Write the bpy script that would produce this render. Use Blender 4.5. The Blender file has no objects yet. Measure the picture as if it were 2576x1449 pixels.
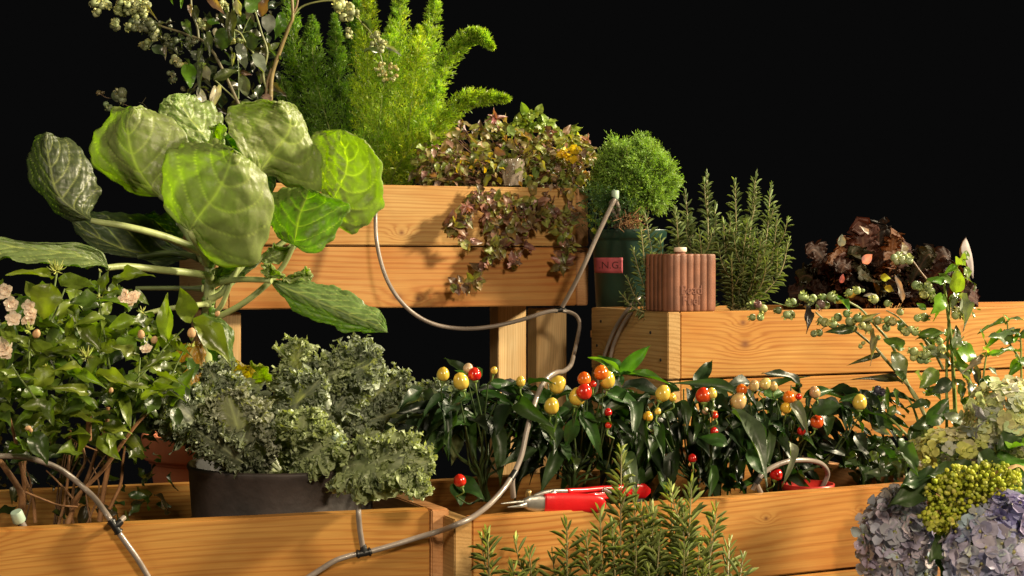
import bpy, bmesh, math, random
import numpy as np
from mathutils import Vector
rng = np.random.default_rng(11)
random.seed(11)
# ------------------------------------------------------------ camera, world, light
F = 4000.0; HU = 1288.0; HV = 650.0          # focal length and horizon in the units used for measuring
S = bpy.context.scene
W_ = bpy.data.worlds.new("World"); S.world = W_; W_.use_nodes = True
bgn = W_.node_tree.nodes['Background']; bgn.inputs[0].default_value = (0.0030, 0.0030, 0.0030, 1); bgn.inputs[1].default_value = 1.0
cam = bpy.data.cameras.new('camera'); cob = bpy.data.objects.new('camera', cam); S.collection.objects.link(cob)
cam.sensor_width = 36.0; cam.lens = 36.0*F/2576.0; cam.shift_y = -(724.5-HV)/2576.0
cam.clip_end = 100; cam.clip_start = 0.05
cob.location = (0, 0, 0); cob.rotation_euler = (math.pi/2, 0, 0); S.camera = cob
S.view_settings.view_transform = 'Standard'; S.view_settings.look = 'None'
S.view_settings.exposure = -0.15; S.view_settings.gamma = 1.0; S.view_settings.use_curve_mapping = False
S.render.engine = 'CYCLES'
S.cycles.max_bounces = 6; S.cycles.transmission_bounces = 4; S.cycles.transparent_max_bounces = 6
S.cycles.sample_clamp_indirect = 4.0

def lamp(name, loc, target, power, size, col):
    l = bpy.data.lights.new(name, 'AREA'); l.energy = power; l.shape = 'DISK'; l.size = size; l.color = col
    o = bpy.data.objects.new(name, l); S.collection.objects.link(o); o.location = loc
    d = Vector(target)-Vector(loc); o.rotation_euler = d.to_track_quat('-Z', 'Y').to_euler()
    return o
lamp('side_lamp', (5.0, 2.8, 2.35), (0.0, 3.1, 0.0), 900, 0.62, (1.0, 0.85, 0.58))
lamp('front_lamp', (1.3, -0.7, 1.5), (0.1, 3.1, -0.1), 128, 0.55, (1.0, 0.82, 0.57))
lamp('back_rim_light', (2.4, 5.3, 2.1), (-0.5, 3.0, 0.15), 120, 0.20, (1.0, 0.88, 0.62))  # small light added behind the plants for a lit rim
lamp('left_lamp', (-2.2, 0.4, 1.1), (0.1, 3.2, -0.1), 24, 0.7, (1.0, 0.88, 0.66))

# ------------------------------------------------------------ helpers
def P(u, v, Y): return np.array([(u-HU)/F*Y, Y, (HV-v)/F*Y])
def nz(a):
    a = np.asarray(a, float); return a/np.maximum(np.linalg.norm(a, axis=-1, keepdims=True), 1e-9)
LOC = {}
def thing(name, label, cat, loc=(0, 0, 0), group=None):
    o = bpy.data.objects.new(name, None); S.collection.objects.link(o); o.empty_display_size = 0.05
    o.location = tuple(float(c) for c in loc); o['label'] = label; o['category'] = cat
    if group: o['group'] = group
    LOC[o.name] = np.array(loc, float); return o
def place(o, parent):
    if parent is not None:
        o.parent = parent
        if parent.name not in LOC:
            q, t = parent, np.array(parent.location)
            while q.parent: q = q.parent; t = t+np.array(q.location)
            LOC[parent.name] = t
        o.location = tuple(np.array(o.location)-LOC[parent.name])
class MB:
    def __init__(s): s.v = []; s.f = {3: [], 4: []}; s.c = []; s.n = 0
    def add(s, v, f, c=(1, 1, 1)):
        v = np.asarray(v, float).reshape(-1, 3); c = np.asarray(c, float)
        if c.ndim == 1: c = np.tile(c, (len(v), 1))
        s.v.append(v); s.c.append(c)
        for a in (f if isinstance(f, list) else [f]):
            a = np.asarray(a, int); s.f[a.shape[1]].append(a+s.n)
        s.n += len(v)
    def grid(s, G, c=(1, 1, 1), wrap=False):
        n, m = G.shape[:2]; i, j = np.meshgrid(np.arange(n-1), np.arange(m if wrap else m-1), indexing='ij'); i = i.ravel(); j = j.ravel(); k = (j+1) % m
        c = np.asarray(c, float)
        s.add(G.reshape(-1, 3), np.stack([i*m+j, i*m+k, (i+1)*m+k, (i+1)*m+j], 1), c.reshape(-1, 3) if c.ndim == 3 else c)
    def batch(s, tpl, base, d, nrm, L, W, col):
        tv, tf, tc = tpl; base = np.atleast_2d(base); N = len(base)
        d = nz(np.broadcast_to(d, (N, 3))); nrm = np.broadcast_to(nrm, (N, 3))
        nrm = nz(nrm-d*np.sum(nrm*d, 1, keepdims=True)); sd = np.cross(d, nrm)
        L = np.broadcast_to(L, (N,))[:, None, None]; W = np.broadcast_to(W, (N,))[:, None, None]
        v = base[:, None]+d[:, None]*tv[None, :, 1:2]*L+sd[:, None]*tv[None, :, 0:1]*W+nrm[:, None]*tv[None, :, 2:3]*L
        k = len(tv); f = (tf[None]+(np.arange(N)*k)[:, None, None]).reshape(-1, tf.shape[1])
        col = np.broadcast_to(col, (N, 3)); c = col[:, None]*tc[None, :, None]
        s.add(v.reshape(-1, 3), f, np.clip(c, 0, 1).reshape(-1, 3))
    def tube(s, pts, r, c=(1, 1, 1), n=8, cap=True):
        pts = np.asarray(pts, float); m = len(pts); r = np.broadcast_to(r, (m,))
        T = nz(np.gradient(pts, axis=0)); up = np.array([.13, -.9, .3]); a = nz(np.cross(T, up)); b = np.cross(T, a)
        th = np.arange(n)*2*math.pi/n
        G = pts[:, None]+r[:, None, None]*(a[:, None]*np.cos(th)[None, :, None]+b[:, None]*np.sin(th)[None, :, None])
        s.grid(G, c, wrap=True)
        if cap:
            for e, o in ((0, 1), (m-1, -1)):
                k = s.n; s.add(np.vstack([G[e], pts[e][None]]), np.array([[i, (i+1) % n, n][::o] for i in range(n)]), c)
    def lathe(s, prof, o, c=(1, 1, 1), n=32, ax=(0, 0, 1), wob=0):
        ax = nz(ax); a = nz(np.cross(ax, [.3, 1, .21])); b = np.cross(ax, a); th = np.arange(n)*2*math.pi/n
        prof = np.asarray(prof, float); R = prof[:, 0:1]*(1+wob*np.sin(th*3+1)[None])
        G = np.asarray(o)+R[..., None]*(a*np.cos(th)[:, None]+b*np.sin(th)[:, None])[None]+prof[:, 1][:, None, None]*ax
        s.grid(G, c, wrap=True)
    def build(s, name, mat, parent=None, smooth=True):
        V = np.vstack(s.v); t = LOC.get(parent.name) if parent else None
        if parent is not None and t is None:
            q, t = parent, np.array(parent.location)
            while q.parent: q = q.parent; t = t+np.array(q.location)
            LOC[parent.name] = t
        if parent is not None: V = V-t
        me = bpy.data.meshes.new(name); Fq = [a for k in (3, 4) for a in s.f[k]]
        idx = np.concatenate([a.ravel() for a in Fq]); cnt = np.concatenate([np.full(len(a), a.shape[1]) for a in Fq])
        me.vertices.add(len(V)); me.vertices.foreach_set('co', V.astype(np.float32).ravel())
        me.loops.add(len(idx)); me.loops.foreach_set('vertex_index', idx.astype(np.int32))
        me.polygons.add(len(cnt)); me.polygons.foreach_set('loop_start', np.concatenate([[0], np.cumsum(cnt)[:-1]]).astype(np.int32))
        me.polygons.foreach_set('use_smooth', np.full(len(cnt), smooth)); me.update(calc_edges=True); me.validate()
        at = me.color_attributes.new('Col', 'FLOAT_COLOR', 'POINT'); C = np.ones((len(V), 4)); C[:, :3] = np.vstack(s.c); at.data.foreach_set('color', C.astype(np.float32).ravel())
        me.materials.append(mat); o = bpy.data.objects.new(name, me); S.collection.objects.link(o)
        if parent is not None: o.parent = parent
        return o
def cat(pts, n=8):
    """smooth curve through the points"""
    p = np.asarray(pts, float); m = len(p)
    if m < 3: t = np.linspace(0, 1, n+1)[:, None]; return p[0]*(1-t)+p[-1]*t
    q = np.vstack([2*p[0]-p[1], p, 2*p[-1]-p[-2]]); out = []
    for i in range(1, m):
        t = np.linspace(0, 1, n, endpoint=False)[:, None]; a, b, c, d = q[i-1], q[i], q[i+1], q[i+2]
        out.append(.5*(2*b+(c-a)*t+(2*a-5*b+4*c-d)*t*t+(3*b-a-3*c+d)*t**3))
    return np.vstack(out+[p[-1:]])
def pc(pts, n=8): return cat([P(*q) for q in pts], n)
def tpl(nl=6, nw=2, shape=(.45, 1.0), fold=.25, curl=.15, wave=0.0, tw=0.0, mid=1.25, seed=0):
    """one leaf: x across, y along, z out of the blade"""
    r = np.random.default_rng(seed); s = np.linspace(0, 1, nl+1); t = np.linspace(-1, 1, nw+1)
    pk, sh = shape; e = math.log(.5)/math.log(pk); w = np.sin(math.pi*s**e)**sh; w = np.maximum(w, .0)
    Sg, Tg = np.meshgrid(s, t, indexing='ij'); Wg = w[:, None]
    x = .5*Wg*Tg*(1-.12*fold); y = Sg*(1-.12*curl)
    z = fold*.5*np.abs(Tg)*Wg*.6-curl*Sg**2*.6+wave*np.sin(Sg*11+Tg*2+r.uniform(0, 6))*np.abs(Tg)*.12+tw*Tg*Wg*Sg*.3
    V = np.stack([x, y, z], -1).reshape(-1, 3); m = nw+1
    i, j = np.meshgrid(np.arange(nl), np.arange(nw), indexing='ij'); i = i.ravel(); j = j.ravel()
    Fc = np.stack([i*m+j, i*m+j+1, (i+1)*m+j+1, (i+1)*m+j], 1)
    c = np.where(np.abs(Tg) < .1, mid, 1.0).ravel(); return V, Fc, c
T_ROUND = [tpl(7, 4, (.45, .75), f, c, w, tw, seed=k) for k, (f, c, w, tw) in enumerate([(.3, .3, .3, .2), (.5, .6, .4, -.4), (.2, -.2, .5, .5), (.6, .9, .3, 0)])]
T_OVAL = [tpl(8, 4, (.42, .95), f, c, w, tw, seed=k) for k, (f, c, w, tw) in enumerate([(.35, .35, .5, .3), (.6, .7, .8, -.4), (.2, -.15, .6, .5), (.5, 1.0, .6, .1)])]
T_LANCE = [tpl(10, 4, (.40, 1.05), f, c, w, tw, seed=k) for k, (f, c, w, tw) in enumerate([(.35, .5, .35, .15), (.5, .85, .4, -.2), (.25, .1, .4, .2), (.45, 1.2, .3, .05)])]
T_NEED = [tpl(4, 2, (.5, .3), .6, c, 0, 0, 1.3) for c in (-.45, -.2, .15)]
T_FERN = [tpl(2, 1, (.5, .6), 0, c, 0, 0) for c in (-.3, .3)]
def rdir(n, bias=(0, 0, 0), k=1.0):
    return nz(rng.normal(size=(n, 3))*k+np.asarray(bias))
def rcol(n, cols, jit=.18):
    cols = np.asarray(cols, float); c = cols[rng.integers(0, len(cols), n)]
    return c*(1+rng.normal(size=(n, 1))*jit)*(1+rng.normal(size=(n, 3))*jit*.3)
def leaves(mb, tpls, base, d, nrm, L, W, col):
    N = len(base); k = rng.integers(0, len(tpls), N); bc = lambda a: np.broadcast_to(a, (N,))
    d = np.broadcast_to(d, (N, 3)); nrm = np.broadcast_to(nrm, (N, 3)); col = np.broadcast_to(col, (N, 3))
    for i, t in enumerate(tpls):
        m = k == i
        if m.any(): mb.batch(t, base[m], d[m], nrm[m], bc(L)[m], bc(W)[m], col[m])
def lf(mb, tp, a, b, wpx, col, face=(.1, -1, .45)):
    """one leaf from base a to tip b (measured points with a real distance each), wpx wide"""
    A, B = P(*a), P(*b); L = np.linalg.norm(B-A); mb.batch(tp, A[None], (B-A)[None], np.array([face], float), L, wpx/F*a[2], np.array([col], float))

# ------------------------------------------------------------ materials
def mat(name):
    m = bpy.data.materials.new(name); m.use_nodes = True; nt = m.node_tree; return m, nt, nt.nodes['Principled BSDF'], nt.nodes['Material Output']
def N(nt, t, **kw):
    n = nt.nodes.new(t)
    for k, v in kw.items():
        if isinstance(k, str) and hasattr(n, k): setattr(n, k, v)
    return n
def plant(name, rough=.42, trans=.3, spec=.5, tint=(1.7, 1.6, .35), bump=.25, bscale=120, mott=.35, coat=0.0):
    m, nt, b, out = mat(name); L = nt.links
    at = N(nt, 'ShaderNodeAttribute'); at.attribute_name = 'Col'
    tc = N(nt, 'ShaderNodeTexCoord'); no = N(nt, 'ShaderNodeTexNoise'); no.inputs['Scale'].default_value = 28; no.inputs['Detail'].default_value = 5
    L.new(tc.outputs['Object'], no.inputs['Vector'])
    mr = N(nt, 'ShaderNodeMapRange'); mr.inputs['From Min'].default_value = .3; mr.inputs['From Max'].default_value = .7
    mr.inputs['To Min'].default_value = 1-mott; mr.inputs['To Max'].default_value = 1+mott; L.new(no.outputs['Fac'], mr.inputs['Value'])
    mx = N(nt, 'ShaderNodeVectorMath', operation='SCALE'); L.new(at.outputs['Color'], mx.inputs[0]); L.new(mr.outputs[0], mx.inputs['Scale'])
    L.new(mx.outputs[0], b.inputs['Base Color']); b.inputs['Roughness'].default_value = rough; b.inputs['Specular IOR Level'].default_value = spec
    b.inputs['Coat Weight'].default_value = coat; b.inputs['Coat Roughness'].default_value = .18
    n2 = N(nt, 'ShaderNodeTexNoise'); n2.inputs['Scale'].default_value = bscale; n2.inputs['Detail'].default_value = 3; L.new(tc.outputs['Object'], n2.inputs['Vector'])
    bp = N(nt, 'ShaderNodeBump'); bp.inputs['Strength'].default_value = bump; bp.inputs['Distance'].default_value = .003; L.new(n2.outputs['Fac'], bp.inputs['Height'])
    L.new(bp.outputs[0], b.inputs['Normal'])
    if trans:
        tr = N(nt, 'ShaderNodeBsdfTranslucent'); tm = N(nt, 'ShaderNodeVectorMath', operation='MULTIPLY'); tm.inputs[1].default_value = tint
        L.new(mx.outputs[0], tm.inputs[0]); L.new(tm.outputs[0], tr.inputs['Color']); L.new(bp.outputs[0], tr.inputs['Normal'])
        ms = N(nt, 'ShaderNodeMixShader'); ms.inputs[0].default_value = trans; L.new(b.outputs[0], ms.inputs[1]); L.new(tr.outputs[0], ms.inputs[2]); L.new(ms.outputs[0], out.inputs[0])
    return m
def solid(name, col, rough=.5, metal=0, noise=.15, nscale=30, bump=.1, bscale=150, spec=.5, coat=0, sss=0):
    m, nt, b, out = mat(name); L = nt.links
    tc = N(nt, 'ShaderNodeTexCoord'); no = N(nt, 'ShaderNodeTexNoise'); no.inputs['Scale'].default_value = nscale; no.inputs['Detail'].default_value = 6
    L.new(tc.outputs['Object'], no.inputs['Vector']); r = N(nt, 'ShaderNodeValToRGB')
    c = np.array(col); r.color_ramp.elements[0].position = .3; r.color_ramp.elements[1].position = .7
    r.color_ramp.elements[0].color = (*np.clip(c*(1-noise), 0, 1), 1); r.color_ramp.elements[1].color = (*np.clip(c*(1+noise), 0, 1), 1)
    L.new(no.outputs['Fac'], r.inputs[0]); L.new(r.outputs[0], b.inputs['Base Color'])
    b.inputs['Roughness'].default_value = rough; b.inputs['Metallic'].default_value = metal; b.inputs['Specular IOR Level'].default_value = spec; b.inputs['Coat Weight'].default_value = coat
    if sss: b.inputs['Subsurface Weight'].default_value = sss; b.inputs['Subsurface Radius'].default_value = (.01, .006, .003)
    if bump:
        n2 = N(nt, 'ShaderNodeTexNoise'); n2.inputs['Scale'].default_value = bscale; n2.inputs['Detail'].default_value = 4; L.new(tc.outputs['Object'], n2.inputs['Vector'])
        bp = N(nt, 'ShaderNodeBump'); bp.inputs['Strength'].default_value = bump; bp.inputs['Distance'].default_value = .002; L.new(n2.outputs['Fac'], bp.inputs['Height']); L.new(bp.outputs[0], b.inputs['Normal'])
    return m
def wood(name, c0, c1, cd, knots=(), pith=(.02, -.10), freq=150, rough=.5, seed=0.0):
    """solid-textured pine: rings round an axis that runs along the board's own x"""
    m, nt, b, out = mat(name); L = nt.links
    def M(op, a, c=None, d=None):
        n = N(nt, 'ShaderNodeMath', operation=op)
        for i, x in enumerate((a, c, d)):
            if x is None: continue
            if isinstance(x, (int, float)): n.inputs[i].default_value = x
            else: L.new(x, n.inputs[i])
        return n.outputs[0]
    tc = N(nt, 'ShaderNodeTexCoord'); oi = N(nt, 'ShaderNodeObjectInfo')
    sp = N(nt, 'ShaderNodeSeparateXYZ'); L.new(tc.outputs['Object'], sp.inputs[0]); x, y, z = sp.outputs
    def noise(sx, sy, sz, sc, det=3, off=0.0):
        cb = N(nt, 'ShaderNodeCombineXYZ'); L.new(M('ADD', M('MULTIPLY', x, sx), M('MULTIPLY', oi.outputs['Random'], 37.0+off+seed)), cb.inputs[0]); L.new(M('MULTIPLY', y, sy), cb.inputs[1]); L.new(M('MULTIPLY', z, sz), cb.inputs[2])
        n = N(nt, 'ShaderNodeTexNoise'); n.inputs['Scale'].default_value = sc; n.inputs['Detail'].default_value = det; L.new(cb.outputs[0], n.inputs['Vector']); return n.outputs['Fac']
    low = noise(.45, .5, 1.6, 2.0, 1); low2 = noise(.5, 1, 3, 7, 2, 5)
    zz = M('ADD', z, M('MULTIPLY', M('SUBTRACT', low, .5), .11)); zz = M('ADD', zz, M('MULTIPLY', M('SUBTRACT', low2, .5), .012))
    rnd = M('MULTIPLY', M('SUBTRACT', oi.outputs['Random'], .5), .14)
    r = M('SQRT', M('ADD', M('POWER', M('ADD', M('SUBTRACT', y, pith[0]), M('MULTIPLY', rnd, .2)), 2.0), M('POWER', M('SUBTRACT', M('ADD', zz, rnd), pith[1]), 2.0)))
    dk = None; warp = None
    for (kx, kz, kr) in knots:
        dx = M('SUBTRACT', x, kx); dz = M('SUBTRACT', z, kz)
        d2 = M('ADD', M('MULTIPLY', M('POWER', dx, 2.0), .35), M('POWER', dz, 2.0)); e = M('EXPONENT', M('MULTIPLY', d2, -1/(kr*2.4)**2))
        warp = e if warp is None else M('ADD', warp, e)
        d3 = M('ADD', M('MULTIPLY', M('POWER', dx, 2.0), .6), M('POWER', dz, 2.0)); k = M('EXPONENT', M('MULTIPLY', d3, -1/(kr*.8)**2)); dk = k if dk is None else M('ADD', dk, k)
    wob_ = noise(.12, 3, 26, 3.0, 2, 21); r = M('ADD', r, M('MULTIPLY', M('SUBTRACT', wob_, .5), .016))
    if warp is not None: r = M('ADD', r, M('MULTIPLY', warp, .022))
    ring = M('SINE', M('MULTIPLY', r, 2*math.pi*freq)); ring = M('POWER', M('MULTIPLY', M('ADD', ring, 1.0), .5), 2.2)
    amp = M('MULTIPLY', ring, M('MULTIPLY', M('ADD', .10, M('MULTIPLY', low2, 1.3)), M('ADD', .35, low)))
    fib = noise(6, 160, 260, 1.6, 4, 9)
    mx = N(nt, 'ShaderNodeMix', data_type='RGBA'); mx.inputs[6].default_value = (*c0, 1); mx.inputs[7].default_value = (*c1, 1); L.new(amp, mx.inputs[0])
    blot = noise(1.2, 1, 2.5, 4.5, 3, 3); m2 = N(nt, 'ShaderNodeMix', data_type='RGBA'); m2.blend_type = 'MULTIPLY'; L.new(mx.outputs[2], m2.inputs[6])
    bl = N(nt, 'ShaderNodeValToRGB'); bl.color_ramp.elements[0].position = .33; bl.color_ramp.elements[0].color = (.86, .70, .52, 1); bl.color_ramp.elements[1].position = .66; bl.color_ramp.elements[1].color = (1, 1, 1, 1)
    L.new(blot, bl.inputs[0]); L.new(bl.outputs[0], m2.inputs[7]); m2.inputs[0].default_value = 1.0
    m3 = N(nt, 'ShaderNodeVectorMath', operation='SCALE'); L.new(m2.outputs[2], m3.inputs[0]); L.new(M('ADD', .78, M('MULTIPLY', fib, .44)), m3.inputs['Scale'])
    col = m3.outputs[0]
    if dk is not None:
        m4 = N(nt, 'ShaderNodeMix', data_type='RGBA'); L.new(M('MINIMUM', M('MULTIPLY', dk, .95), 1.0), m4.inputs[0]); L.new(col, m4.inputs[6]); m4.inputs[7].default_value = (*cd, 1); col = m4.outputs[2]
    L.new(col, b.inputs['Base Color']); b.inputs['Roughness'].default_value = rough; b.inputs['Specular IOR Level'].default_value = .35
    bp = N(nt, 'ShaderNodeBump'); bp.inputs['Strength'].default_value = .12; bp.inputs['Distance'].default_value = .0015; L.new(M('ADD', amp, fib), bp.inputs['Height']); L.new(bp.outputs[0], b.inputs['Normal'])
    return m
c0, c1, cd = (.49, .255, .066), (.34, .132, .024), (.17, .06, .02)
WD = {
 'plain': wood('pine', c0, c1, cd, (), freq=120),
 'upper_top': wood('pine_fine', (.51, .305, .105), (.36, .165, .042), cd, ((-.02, -.04, .006),), freq=135, seed=3),
 'upper_low': wood('pine_knot', (.50, .262, .082), (.38, .145, .034), cd, ((-.03, -.045, .011), (.02, -.05, .006)), freq=75, seed=5),
 'mid_top': wood('pine_swirl', c0, c1, cd, ((-.44, 0.0, .011), (-.445, .045, .007), (.10, .01, .007)), freq=110, seed=8),
 'front_left': wood('pine_dark_knot', (.475, .24, .055), (.34, .13, .022), (.07, .02, .01), ((-.17, -.065, .007), (-.215, .065, .016)), freq=125, seed=2),
 'front_right': wood('pine_small_knots', (.50, .25, .065), (.36, .135, .026), cd, ((.10, .03, .004), (-.02, .02, .004), (.30, .03, .004)), freq=95, seed=11),
 'post': wood('pine_post', (.68, .50, .27), (.50, .34, .16), cd, (), freq=170, seed=23, pith=(.03, -.06)),
 'pale': wood('pine_pale', (.50, .33, .145), (.34, .20, .07), cd, ((.09, -.02, .006),), freq=130, seed=13),
 'end': wood('pine_end', (.54, .31, .16), (.42, .22, .10), cd, (), freq=140, seed=17),
}
M_soil = solid('potting_soil', (.030, .020, .013), .95, noise=.6, nscale=80, bump=1.0, bscale=120)
M_screw = solid('screw_hole', (.015, .012, .010), .7)
M_ground = solid('dark_paving', (.03, .03, .03), .9, noise=.3, nscale=8)

# ------------------------------------------------------------ boards and planters
def board(name, parent, o, ang, L, T, H, m):
    """a bevelled board: its near top left corner at o, running along ang, T thick inward, H high"""
    me = bpy.data.meshes.new(name); bm = bmesh.new(); bmesh.ops.create_cube(bm, size=1)
    bmesh.ops.scale(bm, vec=(L, T, H), verts=bm.verts); bmesh.ops.bevel(bm, geom=bm.edges[:], offset=.0022, segments=2, affect='EDGES')
    bm.to_mesh(me); bm.free(); me.materials.append(m)
    ob = bpy.data.objects.new(name, me); S.collection.objects.link(ob)
    e = np.array([math.cos(ang), math.sin(ang), 0]); n = np.array([-math.sin(ang), math.cos(ang), 0])
    ob.location = tuple(np.asarray(o)+e*L/2+n*T/2-np.array([0, 0, H/2])); ob.rotation_euler = (0, 0, ang); place(ob, parent); return ob
def leg_board(parent, o, ang, w, w2, h, m):
    ob = board('leg', parent, (0, 0, 0), 0, h, w2, w, m); e = Vector((math.cos(ang), math.sin(ang), 0)); n = Vector((-math.sin(ang), math.cos(ang), 0))
    from mathutils import Matrix
    M3 = Matrix(((0, n[0], e[0]), (0, n[1], e[1]), (-1, 0, 0))); ob.rotation_euler = M3.to_euler()
    c = Vector(o)+e*w/2+n*w2/2-Vector((0, 0, h/2)); ob.location = c-parent.location; return ob
PH, TH, DP = .1385, .030, .43                  # board height, thickness, planter depth
class Box:
    def __init__(s, p0, ang, ztop, L, label, loc_z, mats, legs=(), nh=2, dp=DP, skew=0.0):
        s.p0 = np.array([p0[0], p0[1]]); s.a = ang; s.e = np.array([math.cos(ang), math.sin(ang)]); s.n = np.array([-math.sin(ang), math.cos(ang)]); s.z = ztop; s.L = L; s.dp = dp
        c = s.p0+s.e*L/2+s.n*dp/2; s.ob = thing('wooden_planter', label, 'planter', (c[0], c[1], loc_z))
        for k in range(nh):
            z = ztop-k*(PH+.0035)
            q = lambda a, d: (*(s.p0+s.e*a+s.n*d), z)
            board('front_board', s.ob, q(TH+.0008, .002), ang, L-2*TH-.0016, TH, PH, mats[k])
            board('back_board', s.ob, q(TH+.0008, dp-TH-.002), ang, L-2*TH-.0016-skew*dp, TH, PH, WD['plain'])
            for a in (0, L-TH):
                b = s.p0+s.e*(a+TH)
                bd = board('side_board', s.ob, (b[0], b[1], z), ang+math.pi/2+(skew if a else 0), dp, TH, PH, WD['pale'] if a == 0 else WD['end'])
        if nh:
            zb = ztop-nh*(PH+.0035)+.012
            q = s.p0+s.e*(TH+.001)+s.n*(TH+.003); board('bottom_board', s.ob, (*q, zb+.006), ang, L-2*TH-.002, dp-2*TH-.006, .016, WD['plain'])
        for (a, d, w, w2) in legs:
            b = s.p0+s.e*a+s.n*d; zt = ztop-nh*(PH+.0035)+.0015-.006; h = zt-loc_z
            leg_board(s.ob, (b[0], b[1], zt), ang, w, w2, h, WD['post'])
    def Y(s, u, d): return (s.p0@s.n+d)/((u-HU)/F*s.n[0]+s.n[1])
    def at(s, u, v, d): return P(u, v, s.Y(u, d))
GZ = -1.05
A1 = math.radians(23.7); A2 = math.radians(17.6)
eA = np.array([math.cos(A1), math.sin(A1)]); eB = np.array([math.cos(A2), math.sin(A2)])
g = MB(); g.add([(-2.2, 1.6, GZ), (2.6, 1.6, GZ), (2.6, 5.2, GZ), (-2.2, 5.2, GZ)], np.array([[0, 1, 2, 3]])); g = g.build('paving', M_ground); g['kind'] = 'structure'
# front right: near left corner measured at (1143,1288)
AF = math.radians(25.6); pF = np.array([(1143-HU)/F*2.447, 2.447])
BF = Box(pF, AF, -.402, .955, 'long front planter on the right, red secateurs on its rim and peppers inside', GZ, (WD['front_right'], WD['mid_top']), legs=((.03, .03, .06, .06), (.86, .03, .06, .06), (.03, .34, .06, .06), (.86, .34, .06, .06)))
pL = np.array([-.0985, 2.492])-eB*1.02
BL = Box(pL, A2, -.392, 1.02, 'front planter on the left holding the kale tub and the flowering jasmine bush', GZ, (WD['front_left'], WD['plain']), legs=((.03, .03, .06, .06), (.93, .03, .06, .06), (.03, .34, .06, .06), (.86, .34, .06, .06)), skew=math.radians(8.4))
pM = np.array([(1680-HU)/F*3.265, 3.265])
BM_ = Box(pM, math.radians(23), -.1105, 1.25, 'mid height planter carrying the fluted brown flask on its front left corner', GZ, (WD['mid_top'], WD['plain']), legs=((.03, .03, .06, .06), (1.1, .03, .06, .06), (.03, .27, .06, .06), (1.1, .27, .06, .06)), dp=.36)
AU = math.radians(22); pU = np.array([(1480-HU)/F*3.82, 3.82])-np.array([math.cos(AU), math.sin(AU)])*.90
BU = Box(pU, AU, .1680, .90, 'tallest planter at the back raised on pale posts with plants spilling over its front', GZ, (WD['upper_top'], WD['upper_low']), legs=((.785, .045, .078, .06), (.785, .30, .078, .06), (.018, .045, .05, .06), (.018, .31, .05, .06)))
def screws(bx, pts, r=.0035):
    for (d, z) in pts:
        c = np.array([*(bx.p0+bx.n*d-bx.e*.0006), bx.z-z]); m = MB(); m.lathe([(0.0001, .0012), (r*.8, .0012), (r, 0), (r, -.002)], c, n=12, ax=(-bx.e[0], -bx.e[1], 0)); m.build('screw', M_screw, bx.ob)
screws(BM_, [(.075, .045), (.31, .03), (.03, .10), (.33, .085), (.045, .19)])
# soil
def soil(bx, dz, label):
    m = MB(); n = 40; a = np.linspace(TH+.004, bx.L-TH-.004, n); d = np.linspace(TH+.006, bx.dp-TH-.006, 16)
    A, D = np.meshgrid(a, d, indexing='ij'); Z = bx.z-dz+rng.normal(size=A.shape)*.006
    G = np.stack([bx.p0[0]+bx.e[0]*A+bx.n[0]*D, bx.p0[1]+bx.e[1]*A+bx.n[1]*D, Z], -1); m.grid(G)
    o = m.build('soil', M_soil); o['kind'] = 'stuff'; o['label'] = label; o['category'] = 'soil'
soil(BF, .11, 'dark potting soil inside the front right planter'); soil(BL, .15, 'dark potting soil inside the front left planter')
soil(BM_, .03, 'dark potting soil inside the middle planter'); soil(BU, .05, 'dark potting soil inside the tall back planter')
# ============================================================ Brussels sprout plant in a clay pot
M_bleaf = plant('waxy_leaf', rough=.40, trans=.45, spec=.7, tint=(2.5, 3.1, .04), bump=.6, bscale=48, mott=.10)
M_green = plant('fresh_leaf', rough=.36, trans=.34, spec=.55, tint=(2.0, 2.2, .25), bump=.25, bscale=90)
M_stem = plant('green_stem', rough=.45, trans=.0, mott=.25)
M_twig = plant('woody_stem', rough=.7, trans=0, mott=.4, bump=.6)
M_dry = solid('dead_leaf_litter', (.12, .06, .025), .8, noise=.5, nscale=90)
M_terra = solid('terracotta', (.40, .12, .05), .8, noise=.22, nscale=14, bump=.3)
def Z3(x, y, Y): return P(x*.4557, y*.4557+220.1, Y)
def pn(x, y, sd):
    """cheap smooth noise, about -1..1"""
    r = np.random.default_rng(sd); o = 0
    for k in range(5):
        a = r.uniform(0, 6.28); f = 1.0*1.55**k; o = o+np.sin(f*(x*math.cos(a)+y*math.sin(a))*6+r.uniform(0, 6.28))/1.45**k
    return o/2.6
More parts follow.
